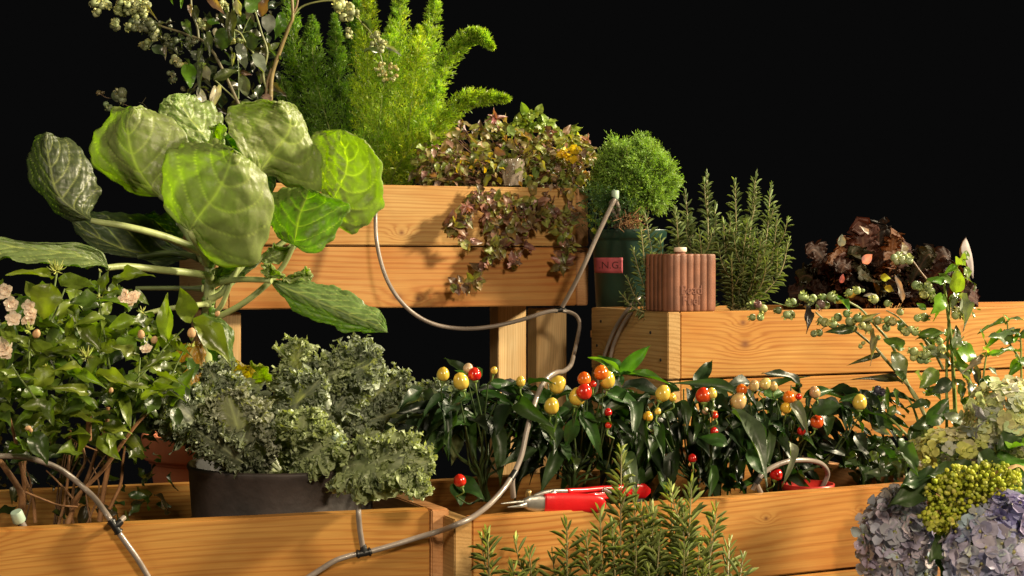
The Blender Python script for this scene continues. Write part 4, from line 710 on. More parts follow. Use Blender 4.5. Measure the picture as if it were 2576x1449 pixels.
for (bu, _, lab, (ua, ub), gi) in G1:
    by = pfd(bu); pp = thing('pepper_plant', lab, 'pepper plant', P(bu, 1245, by), 'ornamental pepper plants in the front planter')
    st = MB(); lm = MB(); ends = []
    fr2 = [f for f in fruit if ua <= f[0] < ub]
    for (u, v, r, k) in fr2:
        y = pfd(u)-.16+rng.uniform(-.02, .02); c0_ = P(u, v, y); R_ = r/F*y; ax = nz(np.array([rng.normal()*.22, rng.normal()*.2-.1, 1.0]))
        el = 1.12 if k in 'yc' else 1.0
        m = MB(); a = np.linspace(-1, 1, 15); prof = [(max(.0003, R_*math.sqrt(max(0, 1-x*x))*(1+.10*-x)), R_*x*el*(1 if x < 0 else 1.08)) for x in a]; m.lathe(prof, c0_, n=22, ax=ax, wob=.03); m.build('fruit', PM[k], pp)
        q = c0_-ax*R_*el; e = q-ax*.012+np.array([rng.normal()*.006, .012, -.006]); st.lathe([(.0004, -.004), (R_*.42, -.001), (R_*.46, .0012), (R_*.3, .0022)], q, (.16, .24, .05), n=10, ax=ax)
        st.tube(cat([q, q-ax*.01, e]), .0013, (.18, .27, .06), n=6); ends.append(e)
    n0 = len(ends)
    for k in range(10 if gi != 0 else 7):
        ends.append(P(rng.uniform(ua+20, ub-20), rng.uniform(960, 1100), pfd(bu)+rng.uniform(-.12, .10)))
    b0 = P(bu, 1260, by)
    for e in ends:
        mid = b0*.45+e*.55+np.array([rng.normal()*.01, rng.normal()*.01, -.01]); fk = b0*.7+e*.3; fk[0] = b0[0]*.85+e[0]*.15
        cv = cat([b0+rng.normal(size=3)*[.006, .006, 0], fk, mid, e]); st.tube(cv, np.linspace(.0026, .0012, len(cv)), (.06, .10, .03), n=6)
    nl = int((ub-ua)*(.40 if gi == 0 else .56))
    uu = rng.uniform(ua-10, ub+10, nl); vv = 968+rng.beta(1.3, 1.6, nl)*235; yy = np.array([pfd(u) for u in uu])+rng.uniform(-.12, .13, nl)
    vv = np.where((uu > 1245) & (uu < 1345) & (vv > 1030), vv-70, vv)
    if gi == 0: vv = np.where(vv > 1100, vv-120, vv)
    B = np.array([P(*q) for q in zip(uu, vv, yy)]); out_ = nz(B-P(bu, 1150, by)); D = nz(out_*[.8, .8, .25]+rdir(nl)*[.7, .7, .35]+np.array([0, -.25, -.30])); Nn = nz(rdir(nl, (.1, -.25, 1.0), .4))
    leaves(lm, T_LANCE, B, D, Nn, rng.uniform(.05, .095, nl), rng.uniform(.018, .032, nl), rcol(nl, ((.016, .033, .010), (.012, .024, .009), (.030, .058, .014)), .25))
    st.build('stems', M_stem, pp); pp['k'] = gi; del pp['k']; lm.build('foliage', M_pl, pp)
    if gi == 3: pepR = pp
    if gi == 1: pepM = pp
    if gi == 0: pepL = pp
def handleaves(parent, mt, L, name='leaf'):
    m = MB()
    for (a, b, w, c, *fc) in L: lf(m, fc[1] if len(fc) > 1 else T_LANCE[rng.integers(0, 4)], a, b, w, c, fc[0] if fc else (.1, -1, .45))
    return m.build(name, mt, parent)
y0 = 2.62; dg = (.035, .085, .02); mg = (.06, .14, .025)
handleaves(pepL, M_pl, [((1122, 1010, y0), (1130, 1160, y0-.02), 52, mg), ((1160, 1080, y0-.01), (1134, 1172, y0-.03), 34, (.12, .15, .07)), ((1150, 1205, y0), (1210, 1240, y0-.05), 50, dg), ((1150, 1215, y0), (1160, 1262, y0-.04), 46, dg), ((1200, 925, y0-.03), (1208, 945, y0-.05), 24, mg, (0, -1, .2), T_OVAL[0]), ((1180, 950, y0), (1145, 920, y0), 16, mg), ((1210, 990, y0), (1300, 1010, y0-.03), 30, dg), ((1230, 960, y0), (1330, 990, y0), 34, dg), ((1235, 1150, y0), (1300, 1120, y0), 20, dg)])
handleaves(pepM, M_pl, [((1388, 1045, y0), (1386, 1100, y0-.03), 34, (.10, .13, .06), (0, -1, .2), T_OVAL[1]), ((1460, 1035, y0+.02), (1525, 1125, y0-.03), 40, dg), ((1530, 1000, y0+.1), (1600, 1050, y0+.05), 38, dg), ((1520, 990, y0+.05), (1660, 1010, y0+.06), 40, dg), ((1400, 990, y0), (1330, 1010, y0), 34, dg), ((1310, 990, y0), (1370, 1050, y0-.03), 30, dg), ((1330, 1060, y0), (1280, 1110, y0), 34, dg), ((1450, 1050, y0), (1420, 1130, y0), 40, dg)])
yr = 2.8
# the bright new shoot of leaves above the orange fruits
q = (1560, 942, 2.85)
handleaves(pepM, M_green, [(q, (1636, 868, 2.82), 40, (.05, .14, .02), (.2, -1, .5)), (q, (1700, 938, 2.80), 26, (.05, .12, .02), (0, -.6, .8)), (q, (1518, 876, 2.85), 40, (.03, .09, .02), (.3, -1, .3)), (q, (1480, 875, 2.86), 26, (.12, .24, .02)), (q, (1500, 930, 2.82), 30, (.09, .18, .02), (0, -.8, .6)), (q, (1550, 985, 2.83), 30, (.02, .06, .015)), (q, (1590, 900, 2.88), 20, (.12, .24, .03))])
m = MB(); m.tube(cat([P(1560, 942, 2.85), P(1545, 975, 2.85), P(1525, 1040, 2.84), P(1460, 1250, 2.75)]), .0022, (.16, .24, .05)); m.build('shoot_stem', M_stem, pepM)
handleaves(pepR, M_pl, [((1840, 1035, 2.72), (1975, 1142, 2.62), 62, (.06, .085, .045), (.5, -.8, .6), tpl(12, 4, (.42, 1.0), .5, .9, .3, .1)), ((1985, 1110, 2.72), (2020, 1200, 2.68), 30, (.15, .16, .10), (.6, -.8, .2)), ((1900, 1060, 2.75), (1930, 1110, 2.7), 30, mg), ((1990, 1010, 2.78), (2040, 1060, 2.74), 34, (.12, .13, .08)), ((1850, 985, 2.85), (1735, 935, 2.8), 30, (.05, .08, .04)), ((1920, 990, 2.8), (1980, 985, 2.8), 40, mg), ((2040, 1030, 2.8), (2120, 1020, 2.78), 50, (.03, .06, .02)), ((2020, 1000, 2.8), (2110, 965, 2.8), 30, dg), ((2110, 1010, 2.85), (2200, 985, 2.85), 20, dg), ((1815, 1228, 2.80), (1900, 1222, 2.78), 44, mg, (0, -.6, .8), T_OVAL[2]), ((1830, 1120, 2.7), (1760, 1080, 2.7), 40, dg), ((1880, 1130, 2.7), (1930, 1200, 2.68), 46, dg)])
rp = thing('red_pot', 'small red pot rim showing behind the planter edge under the hose loop', 'pot', fr_(2040, 1225, .14))
M_rp = solid('red_plastic', (.42, .02, .015), .4); qc = fr_(2032, 1276, .10); m = MB(); Rq = .046
m.lathe([(.001, -.05), (Rq*.7, -.05), (Rq*.93, .028), (Rq, .030), (Rq*1.03, .043), (Rq*.97, .043), (Rq*.9, .02), (.001, .02)], qc, n=48); m.build('pot_body', M_rp, rp)
# ============================================================ trailing plant over the tall planter
M_tr = plant('trailing_leaf', rough=.38, trans=.3, spec=.55, tint=(1.8, 1.6, .4), bump=.25, bscale=110, mott=.35)
uY = lambda u, d: BU.Y(u, d)
tp = thing('trailing_plant', 'bronze and purple leaved trailing plant spilling over the tall planter front', 'trailing plant', P(1290, 470, uY(1290, .12)))
TC = ((.20, .22, .05), (.25, .20, .09), (.17, .15, .05), (.30, .19, .13), (.16, .22, .05), (.28, .30, .08), (.20, .11, .09), (.34, .27, .15), (.14, .17, .04))
m = MB(); sm = MB()
def blob(n, cu, cv, ru, rv, d0, d1, L0, L1, cols, tps=T_OVAL, bias=(.1, -.6, .9), ar=.62, out=.8):
    th = rng.uniform(0, 6.28, n); r = rng.uniform(0, 1, n)**.5; u = cu+ru*r*np.cos(th); v = cv+rv*r*np.sin(th); d = rng.uniform(d0, d1, n)
    B = np.array([P(a, b, uY(a, c)) for a, b, c in zip(u, v, d)]); D = nz(rdir(n)*.8+np.array([0, -.3, -.1])+out*np.stack([np.cos(th), 0*th, -np.sin(th)*.5], 1)*r[:, None])
    L = rng.uniform(L0, L1, n); leaves(m, tps, B, D, nz(rdir(n, bias, .5)), L, L*ar, rcol(n, cols, .2)); return B
B = np.vstack([blob(620, 1240, 395, 185, 85, .0, .30, .019, .038, TC), blob(230, 1400, 400, 95, 70, -.02, .2, .018, .036, TC), blob(180, 1110, 430, 65, 40, .02, .2, .014, .03, TC), blob(200, 1440, 420, 50, 70, -.03, .1, .012, .024, TC)])
blob(60, 1340, 310, 42, 28, .05, .12, .018, .034, ((.17, .26, .04), (.22, .30, .05)), ar=.75); blob(36, 1425, 345, 30, 22, .0, .08, .016, .028, ((.2, .28, .04), (.26, .30, .06)), ar=.75)
blob(16, 1432, 385, 16, 12, -.03, .0, .018, .026, ((.62, .46, .02), (.55, .42, .03)), ar=.8); blob(10, 1205, 425, 80, 30, -.04, .0, .012, .02, ((.5, .38, .02),), ar=.7)
blob(10, 1280, 400, 110, 60, -.04, .0, .010, .02, ((.42, .20, .03), (.35, .22, .05)), ar=.5)
for (cu, cv, n, s) in [(1248, 300, 16, .034), (1478, 352, 12, .028), (1175, 520, 14, .028), (1460, 400, 14, .018), (1390, 330, 8, .02)]:   # purple rosettes
    q = P(cu, cv, uY(cu, .05 if cv < 460 else -.05)); D = rdir(n, (0, -.3, -.1)); leaves(m, T_LANCE, np.tile(q, (n, 1)), D, rdir(n, (0, -.5, .8), .5), rng.uniform(.6, 1, n)*s, s*.3, rcol(n, ((.34, .15, .15), (.42, .24, .22), (.26, .12, .10)), .15))
for i in range(0, len(B), 7): sm.tube(cat([P(1280+rng.normal()*50, 485, uY(1280, .12)), B[i]*.5+P(1280, 470, uY(1280, .12))*.5, B[i]]), .0009, (.20, .09, .06), n=4, cap=False)
TR = [([(1210, 470), (1190, 500), (1165, 530), (1140, 560), (1150, 590), (1180, 610)], 1), ([(1230, 470), (1225, 520), (1235, 560), (1250, 590), (1240, 630), (1215, 670), (1205, 700), (1165, 715), (1135, 712)], 1.1), ([(1270, 470), (1290, 510), (1300, 550), (1285, 590), (1255, 620), (1225, 660)], 1),
 ([(1300, 470), (1310, 520), (1330, 570), (1320, 620), (1300, 650), (1285, 668)], .5), ([(1380, 480), (1350, 510), (1300, 520), (1240, 505)], 1), ([(1400, 470), (1390, 530), (1410, 570), (1425, 610), (1420, 650), (1405, 668)], 1.2), ([(1380, 470), (1370, 510), (1345, 540), (1335, 570)], .9),
 ([(1440, 470), (1430, 510), (1435, 550), (1415, 590)], 1), ([(1240, 480), (1200, 490), (1180, 530), (1150, 560), (1135, 575)], 1.3), ([(1330, 470), (1345, 520), (1370, 540), (1400, 545)], 1.1), ([(1425, 560), (1440, 600), (1435, 640)], .7), ([(1250, 530), (1285, 570), (1270, 610), (1245, 640)], 1.2)]
for pts, dn in TR:
    n = len(pts); pp_ = [P(u, v, uY(u, -.010-.022*(.4+i/(n-1)) if v > 478 else .02)) for i, (u, v) in enumerate(pts)]; cv = cat(pp_, 10); sm.tube(cv, np.linspace(.0013, .0007, len(cv)), (.19, .08, .05), n=5, cap=False)
    K = int(len(cv)*dn*.95); ii = rng.integers(2, len(cv), K); Lr = rng.uniform(.016, .034, K); D = nz(rdir(K)*[1, .35, 1]+np.array([0, -.25, -.45]))
    leaves(m, T_OVAL, cv[ii]+rdir(K)*[.004, .002, .004], D, nz(rdir(K, (.15, -1.1, .5), .45)), Lr, Lr*rng.uniform(.5, .75, K), rcol(K, ((.17, .18, .04), (.19, .14, .05), (.22, .23, .06), (.14, .08, .05), (.26, .13, .10)), .2))
for (u, v) in [(1303, 648), (1310, 640), (1288, 655), (1283, 668), (1222, 668), (1228, 660), (1255, 545), (1188, 548), (1190, 600), (1345, 510)]:
    q = P(u, v, uY(u, -.045)); fm = MB(); leaves(fm, T_ROUND, np.tile(q, (5, 1)), rdir(5, (0, -.4, -.1)), rdir(5, (0, -1, .3)), .008, .006, (.55, .36, .38)); fm.build('small_flower', M_tr, tp)
m.build('foliage', M_tr, tp); sm.build('stems', M_twig, tp)
# crumpled clear bag/cup standing among the leaves
mc, nt, b, out = mat('crumpled_film'); b.inputs['Base Color'].default_value = (.42, .34, .28, 1); b.inputs['Roughness'].default_value = .15; b.inputs['Alpha'].default_value = .5; b.inputs['Coat Weight'].default_value = .5
cl = thing('plastic_cup', 'crumpled clear plastic cup half buried in the bronze leaves', 'cup', P(1288, 462, uY(1288, .0)))
m = MB(); th = np.linspace(0, 6.283, 40, endpoint=False); H_ = np.linspace(0, 1, 24); r_ = np.random.default_rng(4)
G = np.array([[P(1290, 466, uY(1290, .02))+np.array([math.cos(t)*(.020+.006*h)*(1+.10*math.sin(t*7+h*9)+.07*math.sin(t*13-h*14)), math.sin(t)*(.020+.006*h)*(1+.1*math.sin(t*5-h*7)), h*.062]) for t in th] for h in H_]); m.grid(G, wrap=True); m.build('cup_wall', mc, cl)

# ============================================================ jasmine bush
M_jl = plant('jasmine_leaf', rough=.33, trans=.32, spec=.6, tint=(1.9, 2.2, .2), bump=.3, bscale=70, mott=.3)
jY = lambda u, d=.2: BL.Y(u, d)
jb = thing('jasmine_bush', 'leafy jasmine bush with pale pink white blossoms at the far left', 'jasmine', P(210, 1310, jY(210)))
def ZJ(x, y): return x*.3473, 597.5+y*.3473       # measured in the enlarged crop of this corner
m = MB(); sm = MB(); JC = ((.11, .165, .02), (.08, .125, .018), (.14, .20, .022), (.045, .075, .016))
n = 430; u = rng.uniform(-30, 470, n); v = 700+rng.beta(1.6, 1.5, n)*460; v = np.maximum(v, 690+np.abs(u-200)*.22*(u > 200)); d = rng.uniform(.02, .36, n)
keep = ~((u > 400) & (v > 1080)) & ~((u > 330) & (v < 800)) & ~((u > 325) & (v > 1045)); u, v, d = u[keep], v[keep], d[keep]; n = len(u)
B = np.array([P(a, b_, jY(a, c)) for a, b_, c in zip(u, v, d)]); D = nz(rdir(n)*[1, .6, .5]+np.array([0, -.35, -.05])); L = rng.uniform(.030, .056, n)
leaves(m, T_OVAL, B, D, nz(rdir(n, (.15, -.45, 1.0), .42)), L, L*rng.uniform(.5, .66, n), rcol(n, JC, .22))
n = 150; u = rng.uniform(-20, 430, n); v = rng.uniform(1100, 1290, n); B = np.array([P(a, b_, jY(a, .3+rng.uniform(-.05, .06))) for a, b_ in zip(u, v)]); L = rng.uniform(.02, .045, n)
leaves(m, T_OVAL, B[:90], rdir(90), rdir(90, (0, -.5, .8)), L[:90], L[:90]*.5, rcol(90, ((.03, .05, .015), (.05, .045, .02)), .3))
m.build('foliage', M_jl, jb)
H = [((340, 640), (190, 590), 0, 0), ((385, 295), (80, 200), 75, 1), ((260, 440), (190, 300), 110, 3), ((370, 330), (280, 600), 260, 1), ((420, 300), (690, 370), 150, 2), ((740, 420), (865, 385), 60, 2), ((830, 350), (1030, 170), 110, 1), ((1210, 755), (1185, 405), 135, 0), ((1380, 620), (1300, 360), 150, 2), ((1400, 610), (1690, 825), 190, 1),
 ((560, 620), (730, 770), 130, 1), ((1020, 1160), (1115, 1110), 80, 0), ((1150, 1000), (1280, 1015), 50, 1), ((1240, 790), (1340, 770), 60, 1), ((1270, 870), (1030, 900), 90, 1), ((1010, 850), (810, 800), 70, 2), ((980, 600), (760, 620), 120, 3), ((1110, 590), (930, 640), 90, 2), ((640, 1130), (430, 1060), 100, 1), ((600, 960), (410, 880), 90, 3), ((600, 830), (260, 800), 100, 1),
 ((150, 1010), (240, 1010), 50, 1), ((130, 1010), (-10, 960), 60, 2), ((400, 960), (220, 1060), 190, 0), ((660, 1270), (600, 1140), 150, 1), ((900, 1290), (830, 1170), 160, 1), ((860, 1170), (960, 1250), 110, 3), ((720, 1280), (830, 1260), 80, 2), ((370, 1230), (150, 1200), 110, 0), ((480, 1260), (240, 1290), 100, 1), ((500, 1270), (740, 1370), 110, 2), ((540, 990), (700, 1010), 80, 1), ((700, 1000), (940, 1000), 90, 1),
 ((760, 590), (560, 560), 90, 3), ((50, 640), (70, 790), 110, 2), ((200, 780), (100, 700), 90, 1), ((560, 800), (420, 720), 90, 1), ((420, 860), (180, 880), 110, 3), ((880, 1100), (1060, 1020), 90, 3), ((1100, 1130), (1220, 1040), 50, 1), ((480, 720), (530, 560), 60, 2)]
m = MB()
for (a, b_, w, k) in H:
    if not w: continue
    ya = jY(ZJ(*a)[0], rng.uniform(-.02, .06)); lf(m, T_OVAL[k], (*ZJ(*a), ya), (*ZJ(*b_), ya+rng.uniform(-.05, .0)), w*.3473, rcol(1, ((.145, .20, .022), (.11, .155, .02), (.18, .235, .025)), .12)[0], rdir(1, (.2, -.9, .75), .22)[0])
lf(m, T_OVAL[0], (*ZJ(1210, 755), jY(420, .0)), (*ZJ(1183, 405), jY(420, .03)), 48, (.16, .30, .02), (-.1, -1, .1))
m.build('near_leaves', M_jl, jb)
def stem(pts, r0, r1, c, z=ZJ, d=.05, mt=None):
    cv = cat([P(*z(*q[:2]), jY(z(*q[:2])[0], q[2] if len(q) > 2 else d)) for q in pts]); sm.tube(cv, np.linspace(r0, r1, len(cv)), c, n=7)
gs = (.16, .22, .06); bs = (.27, .13, .055)
for pts in [[(800, 970), (770, 800), (740, 600), (715, 420), (725, 230)], [(970, 1370), (1000, 1050), (1015, 870)], [(880, 1140), (1060, 960), (1200, 790), (1330, 660)], [(1200, 1110), (1270, 940), (1360, 760)], [(640, 1080), (600, 980), (640, 900)], [(210, 960), (210, 740)], [(260, 1170), (140, 1010), (40, 870)], [(350, 660), (420, 500), (470, 370)], [(460, 1260), (490, 1080), (530, 960)], [(400, 730), (600, 980), (640, 1080)], [(900, 540), (920, 700), (950, 800)], [(410, 260), (400, 330), (350, 640)], [(1040, 1160), (1020, 1060)]]: stem(pts, .0016, .0011, gs)
def ZB(x, y): return x*.3056, 1006+y*.3056
for pts in [([(560, 1020, .12), (600, 900, .12), (650, 780, .1), (860, 560, .08), (1100, 230, .05), (1240, 80, .05)], .0042, .0022), ([(820, 1000, .13), (850, 760, .13), (900, 480, .12), (880, 250, .12), (890, 60, .12)], .0045, .003), ([(600, 900, .16), (720, 640, .16), (800, 400, .15), (860, 240, .14)], .0035, .002), ([(480, 1030, .15), (540, 800, .15), (570, 450, .14), (580, 250, .13)], .0024, .0016), ([(180, 900, .16), (170, 760, .15), (40, 560, .14), (-20, 480, .14)], .0055, .004), ([(190, 920, .18), (200, 700, .17), (130, 350, .15), (80, 150, .13)], .004, .002),
             ([(730, 330, .2), (730, 200, .19), (735, 60, .18)], .005, .004), ([(210, 760, .1), (470, 860, .1), (640, 880, .1)], .0018, .0014), ([(650, 870, .16), (500, 700, .17), (380, 580, .17)], .002, .001), ([(900, 900, .14), (990, 700, .14), (1010, 520, .14), (1030, 380, .14)], .003, .0016), ([(290, 1010, .2), (270, 800, .2), (200, 620, .2), (220, 420, .2)], .003, .002), ([(560, 310, .1), (680, 370, .1), (800, 420, .1)], .0018, .001), ([(590, 1010, .2), (610, 700, .2), (700, 500, .2), (650, 300, .2)], .0025, .0018)]: stem(pts[0], pts[1], pts[2], bs, z=ZB)
for k in range(8): a = rng.uniform(0, 1000); stem([(a, 1040, .25), (a+rng.normal()*60, 700, .27), (a+rng.normal()*110, 350, .28)], .0018, .0008, np.array(bs)*rng.uniform(.4, .9), z=ZB)
sm.build('stems', M_twig, jb)
M_pet = plant('blossom_petal', rough=.5, trans=.35, spec=.3, tint=(1.05, 1.0, .9), bump=.1, mott=.06)
pinkw = (.86, .71, .58)
def blossom(u, v, r, y, parent=jb, open_=1.0):
    q = P(u, v, y); R_ = r/F*y; m = MB(); ax = nz(np.array([rng.normal()*.35, -1, .25+rng.normal()*.3])); a = nz(np.cross(ax, [.2, .3, 1])); b_ = np.cross(ax, a)
    for ring, (k, sc_, tl_) in enumerate(((5, 1.15, .2), (5, .7, .9))):
        for j in range(k):
            t = j/k*6.283+ring; d_ = nz((a*math.cos(t)+b_*math.sin(t))+ax*tl_*.6); m.batch(tpl(5, 4, (.6, .5), .5, -.35), q[None], d_[None], ax[None], R_*sc_*rng.uniform(.9, 1.15), R_*sc_*.95, np.array([pinkw])*rng.uniform(.9, 1.08))
    m.build('blossom', M_pet, parent)
for (x, y, r) in [(40, 390, 62), (85, 480, 55), (215, 500, 52), (225, 550, 50), (100, 590, 55), (235, 600, 48), (185, 605, 34), (20, 800, 72), (40, 830, 55), (915, 410, 42), (960, 440, 52), (890, 450, 36), (985, 420, 34), (955, 480, 30), (1065, 815, 48)]: blossom(*ZJ(x, y), r*.31, jY(ZJ(x, y)[0], -.02))
for (x, y, r, dx, dy) in [(265, 695, 28, .2, .4), (1022, 700, 26, 0, 1), (1118, 740, 24, .3, .6), (1388, 690, 30, .1, 1), (1575, 550, 18, .3, .4), (805, 1105, 16, .2, .8), (205, 1380, 18, .8, .2), (225, 1395, 12, 0, 1)]:
    uu_, vv_ = ZJ(x, y); yy_ = jY(uu_, -.01); q = P(uu_, vv_, yy_); R_ = r*.3473/F*yy_; ax = nz(np.array([dx, -.3, dy])); a = np.linspace(-1, 1, 11); bm_ = MB(); bm_.lathe([(max(.0002, R_*math.sqrt(1-t*t)*(1-.15*t)), R_*1.35*t) for t in a], q, (.74, .50, .28), n=16, ax=ax); bm_.lathe([(.0008, -R_*2.1), (R_*.5, -R_*1.5), (R_*.75, -R_*.8)], q, (.28, .34, .08), n=10, ax=ax); bm_.build('bud', M_pet, jb)
for (x, y, s, k) in [(410, 210, 90, 26), (630, 840, 80, 30), (715, 420, 36, 10), (1390, 780, 45, 12), (205, 650, 60, 14), (1060, 740, 40, 8), (1030, 520, 50, 8), (330, 920, 30, 5), (725, 240, 22, 6)]:
    uu_, vv_ = ZJ(x, y); q = P(uu_, vv_+s*.12, jY(uu_, -.03)); sp_ = MB()
    for j in range(k):
        d_ = rdir(1, (0, -.3, .7))[0]; L_ = s*.3473/F*2.4*rng.uniform(.5, 1.0); sp_.tube([q+d_*L_*.25, q+d_*L_*.7, q+d_*L_+np.array([0, 0, L_*.15])], [.0011, .0008, .0003], rcol(1, ((.30, .36, .06), (.40, .42, .10)), .1)[0], n=5)
    sp_.build('calyx', M_stem, jb)

# ============================================================ blueberries
M_bb = plant('unripe_berry', rough=.38, trans=.0, spec=.5, bump=.05, mott=.15)
M_bl = plant('blueberry_leaf', rough=.3, trans=.26, spec=.7, tint=(2.0, 2.2, .3), bump=.4, bscale=60, mott=.3, coat=.1)
BC = ((.26, .34, .13), (.32, .39, .15), (.21, .29, .12), (.36, .38, .15))
def berry(m, q, R_, c, ax=None):
    ax = nz(np.array([rng.normal()*.7, -.5+rng.normal()*.5, rng.normal()*.5+.1])) if ax is None else ax
    a = np.linspace(-1, .86, 9); m.lathe([(max(.0002, R_*math.sqrt(1-t*t)), R_*t*.92) for t in a]+[(R_*.42, R_*.72), (.0002, R_*.66)], q, c, n=14, ax=ax)
    s1 = nz(np.cross(ax, [.3, 1, .2])); s2 = np.cross(ax, s1); k = 5; t = np.arange(k)/k*6.283; D = s1*np.cos(t)[:, None]+s2*np.sin(t)[:, None]
    m.batch(T_ROUND[0], q+ax*R_*.74+D*R_*.40, nz(D*.8+ax), D, R_*.72, R_*.6, np.array(c)*[1.35, 1.2, .9])
bbY = 2.98
bb = thing('blueberry_bush', 'blueberry bush with clusters of unripe green berries before the middle planter', 'blueberry bush', P(2330, 1260, 2.98))
def ZR(x, y): return 1886.7+.434*x, 503.1+.434*y
sm = MB()
def zr(x, y, dy=0): return P(*ZR(x, y), bbY+dy)
for pts, r0, r1, c in [([(1190, 1400), (1188, 1200), (1175, 950), (1165, 800), (1145, 650), (1135, 560), (1120, 450)], .0045, .0022, (.22, .28, .06)), ([(1140, 1330), (1140, 1100), (1140, 900), (1150, 780), (1150, 700), (1165, 560)], .003, .002, (.2, .26, .07)), ([(1060, 1350), (1000, 1220), (950, 1120), (870, 1020), (790, 930), (730, 860), (660, 800), (600, 755), (520, 725), (430, 690), (380, 650)], .0040, .0015, (.30, .30, .14)),
     ([(960, 1150), (910, 1060), (850, 900), (800, 810), (720, 720), (650, 640), (590, 600), (540, 580), (470, 580)], .0036, .0014, (.30, .34, .14)), ([(1120, 980), (1060, 870), (1000, 800), (920, 740), (860, 680), (790, 640)], .003, .0013, (.26, .28, .12)), ([(1060, 500), (1000, 430), (930, 340), (880, 320)], .0018, .0012, (.24, .14, .08)), ([(930, 1390), (850, 1300), (780, 1240), (720, 1190)], .003, .0015, (.24, .30, .08)), ([(290, 600), (240, 620), (130, 590)], .0014, .001, gs), ([(1190, 860), (1240, 790)], .0015, .001, gs), ([(480, 700), (400, 760)], .001, .0008, gs), ([(980, 1300), (940, 1190), (900, 1130)], .003, .001, gs)]:
    cv = cat([zr(*q) for q in pts]); sm.tube(cv, np.linspace(r0, r1, len(cv)), c, n=8)
sm.build('stems', M_stem, bb)
pts_b = [(575, 535), (620, 525), (655, 525), (305, 560), (330, 575), (365, 570), (425, 565), (440, 610), (400, 612), (250, 590), (225, 600), (165, 640), (235, 665), (215, 665), (20, 610), (75, 630), (15, 680), (60, 680), (560, 660), (510, 680), (480, 720), (410, 700), (435, 710), (370, 775), (402, 770), (540, 740), (582, 745), (600, 700), (625, 685), (640, 690), (660, 700), (690, 690), (720, 575), (795, 600), (870, 650), (1010, 680), (970, 685), (930, 750), (905, 765), (955, 765), (800, 700), (825, 705), (790, 740), (860, 320), (835, 335), (885, 350), (910, 335), (920, 350), (850, 355), (950, 880), (980, 900), (945, 915), (1010, 900), (990, 925), (1030, 890), (1020, 930), (1085, 800), (1110, 860), (680, 740), (740, 700), (575, 705), (650, 730), (600, 745), (1200, 640), (1225, 660), (1190, 670), (980, 500), (1000, 520), (1030, 500), (960, 495), (1050, 530), (1010, 545), (640, 850), (655, 830), (745, 800), (1060, 560), (1100, 820), (470, 560), (485, 570)]
for (x, y) in pts_b:
    m = MB(); R_ = rng.uniform(20, 28)*.434/F*bbY
    if x in (640, 655, 745): R_ *= .5
    berry(m, zr(x, y, -.03+rng.uniform(-.02, .02)), R_, rcol(1, BC if y > 420 else ((.34, .40, .2),), .12)[0]); m.build('berry', M_bb, bb)
for (x, y, r, c) in [(45, 605, 24, (.20, .10, .09)), (410, 605, 28, (.20, .12, .11)), (740, 1100, 26, (.05, .05, .08)), (725, 1125, 18, (.05, .06, .08)), (765, 1120, 18, (.06, .05, .09)), (355, 590, 20, (.22, .28, .14))]: m = MB(); berry(m, zr(x, y, -.04), r*.434/F*bbY, c); m.build('berry', M_bb, bb)
sv = (.17, .20, .13); dkg = (.05, .085, .03); brg = (.13, .27, .02); mdg = (.08, .14, .03)
L_ = [((820, 880), (925, 1035), 92, sv, 0), ((1020, 848), (1150, 935), 62, sv, 2), ((975, 785), (1145, 755), 50, mdg, 1), ((1180, 865), (1222, 725), 62, (.14, .18, .11), 1), ((1210, 555), (1300, 685), 56, sv, 1), ((1120, 545), (1070, 660), 90, brg, 0), ((1215, 560), (1170, 590), 50, sv, 1), ((1190, 540), (1215, 400), 78, (.24, .34, .03), 0), ((1200, 380), (1125, 420), 40, brg, 1), ((1240, 350), (1262, 290), 46, (.16, .24, .08), 0), ((1200, 390), (1255, 350), 34, (.2, .3, .08), 2), ((1250, 390), (1275, 450), 40, (.2, .28, .1), 1), ((1120, 480), (1050, 450), 40, (.10, .22, .04), 0),
      ((1200, 870), (1335, 905), 105, brg, 0), ((1210, 980), (1200, 850), 60, mdg, 1), ((1265, 1045), (1255, 1175), 95, (.055, .07, .04), 2), ((1180, 965), (1312, 1055), 44, sv, 0), ((1170, 1050), (1060, 1110), 80, (.04, .065, .035), 0), ((1090, 985), (985, 1080), 84, (.13, .20, .04), 0), ((1020, 1300), (1172, 1155), 100, (.05, .12, .02), 0), ((600, 745), (482, 760), 50, dkg, 3), ((755, 890), (628, 938), 30, (.07, .08, .04), 3), ((500, 565), (583, 605), 60, (.08, .20, .03), 0), ((890, 860), (800, 800), 66, (.09, .16, .03), 0), ((315, 610), (368, 740), 42, (.035, .03, .035), 1), ((850, 700), (900, 775), 46, dkg, 1), ((690, 760), (740, 890), 26, (.2, .18, .12), 1), ((960, 1000), (990, 1050), 36, sv, 2), ((880, 1060), (880, 985), 50, dkg, 0),
      ((880, 1060), (720, 990), 40, (.05, .05, .03), 3), ((1300, 980), (1340, 1060), 40, (.05, .05, .04), 1), ((1040, 1200), (900, 1150), 60, dkg, 3), ((840, 1090), (850, 1200), 50, mdg, 2), ((790, 1090), (790, 1200), 44, mdg, 1), ((800, 1240), (850, 1190), 50, (.12, .17, .06), 1), ((1120, 1240), (1300, 1310), 60, sv, 2), ((1150, 1230), (1260, 1330), 60, (.09, .12, .06), 1), ((1060, 1240), (1140, 1180), 40, sv, 2), ((760, 1220), (700, 1200), 40, sv, 2), ((700, 1290), (820, 1370), 44, sv, 2), ((1060, 1290), (960, 1300), 80, dkg, 0), ((960, 1310), (930, 1400), 60, dkg, 1), ((640, 700), (730, 660), 30, (.24, .22, .16), 1), ((1180, 940), (1320, 1000), 40, (.12, .20, .03), 0), ((1330, 900), (1285, 980), 34, (.28, .22, .16), 1)]
m = MB()
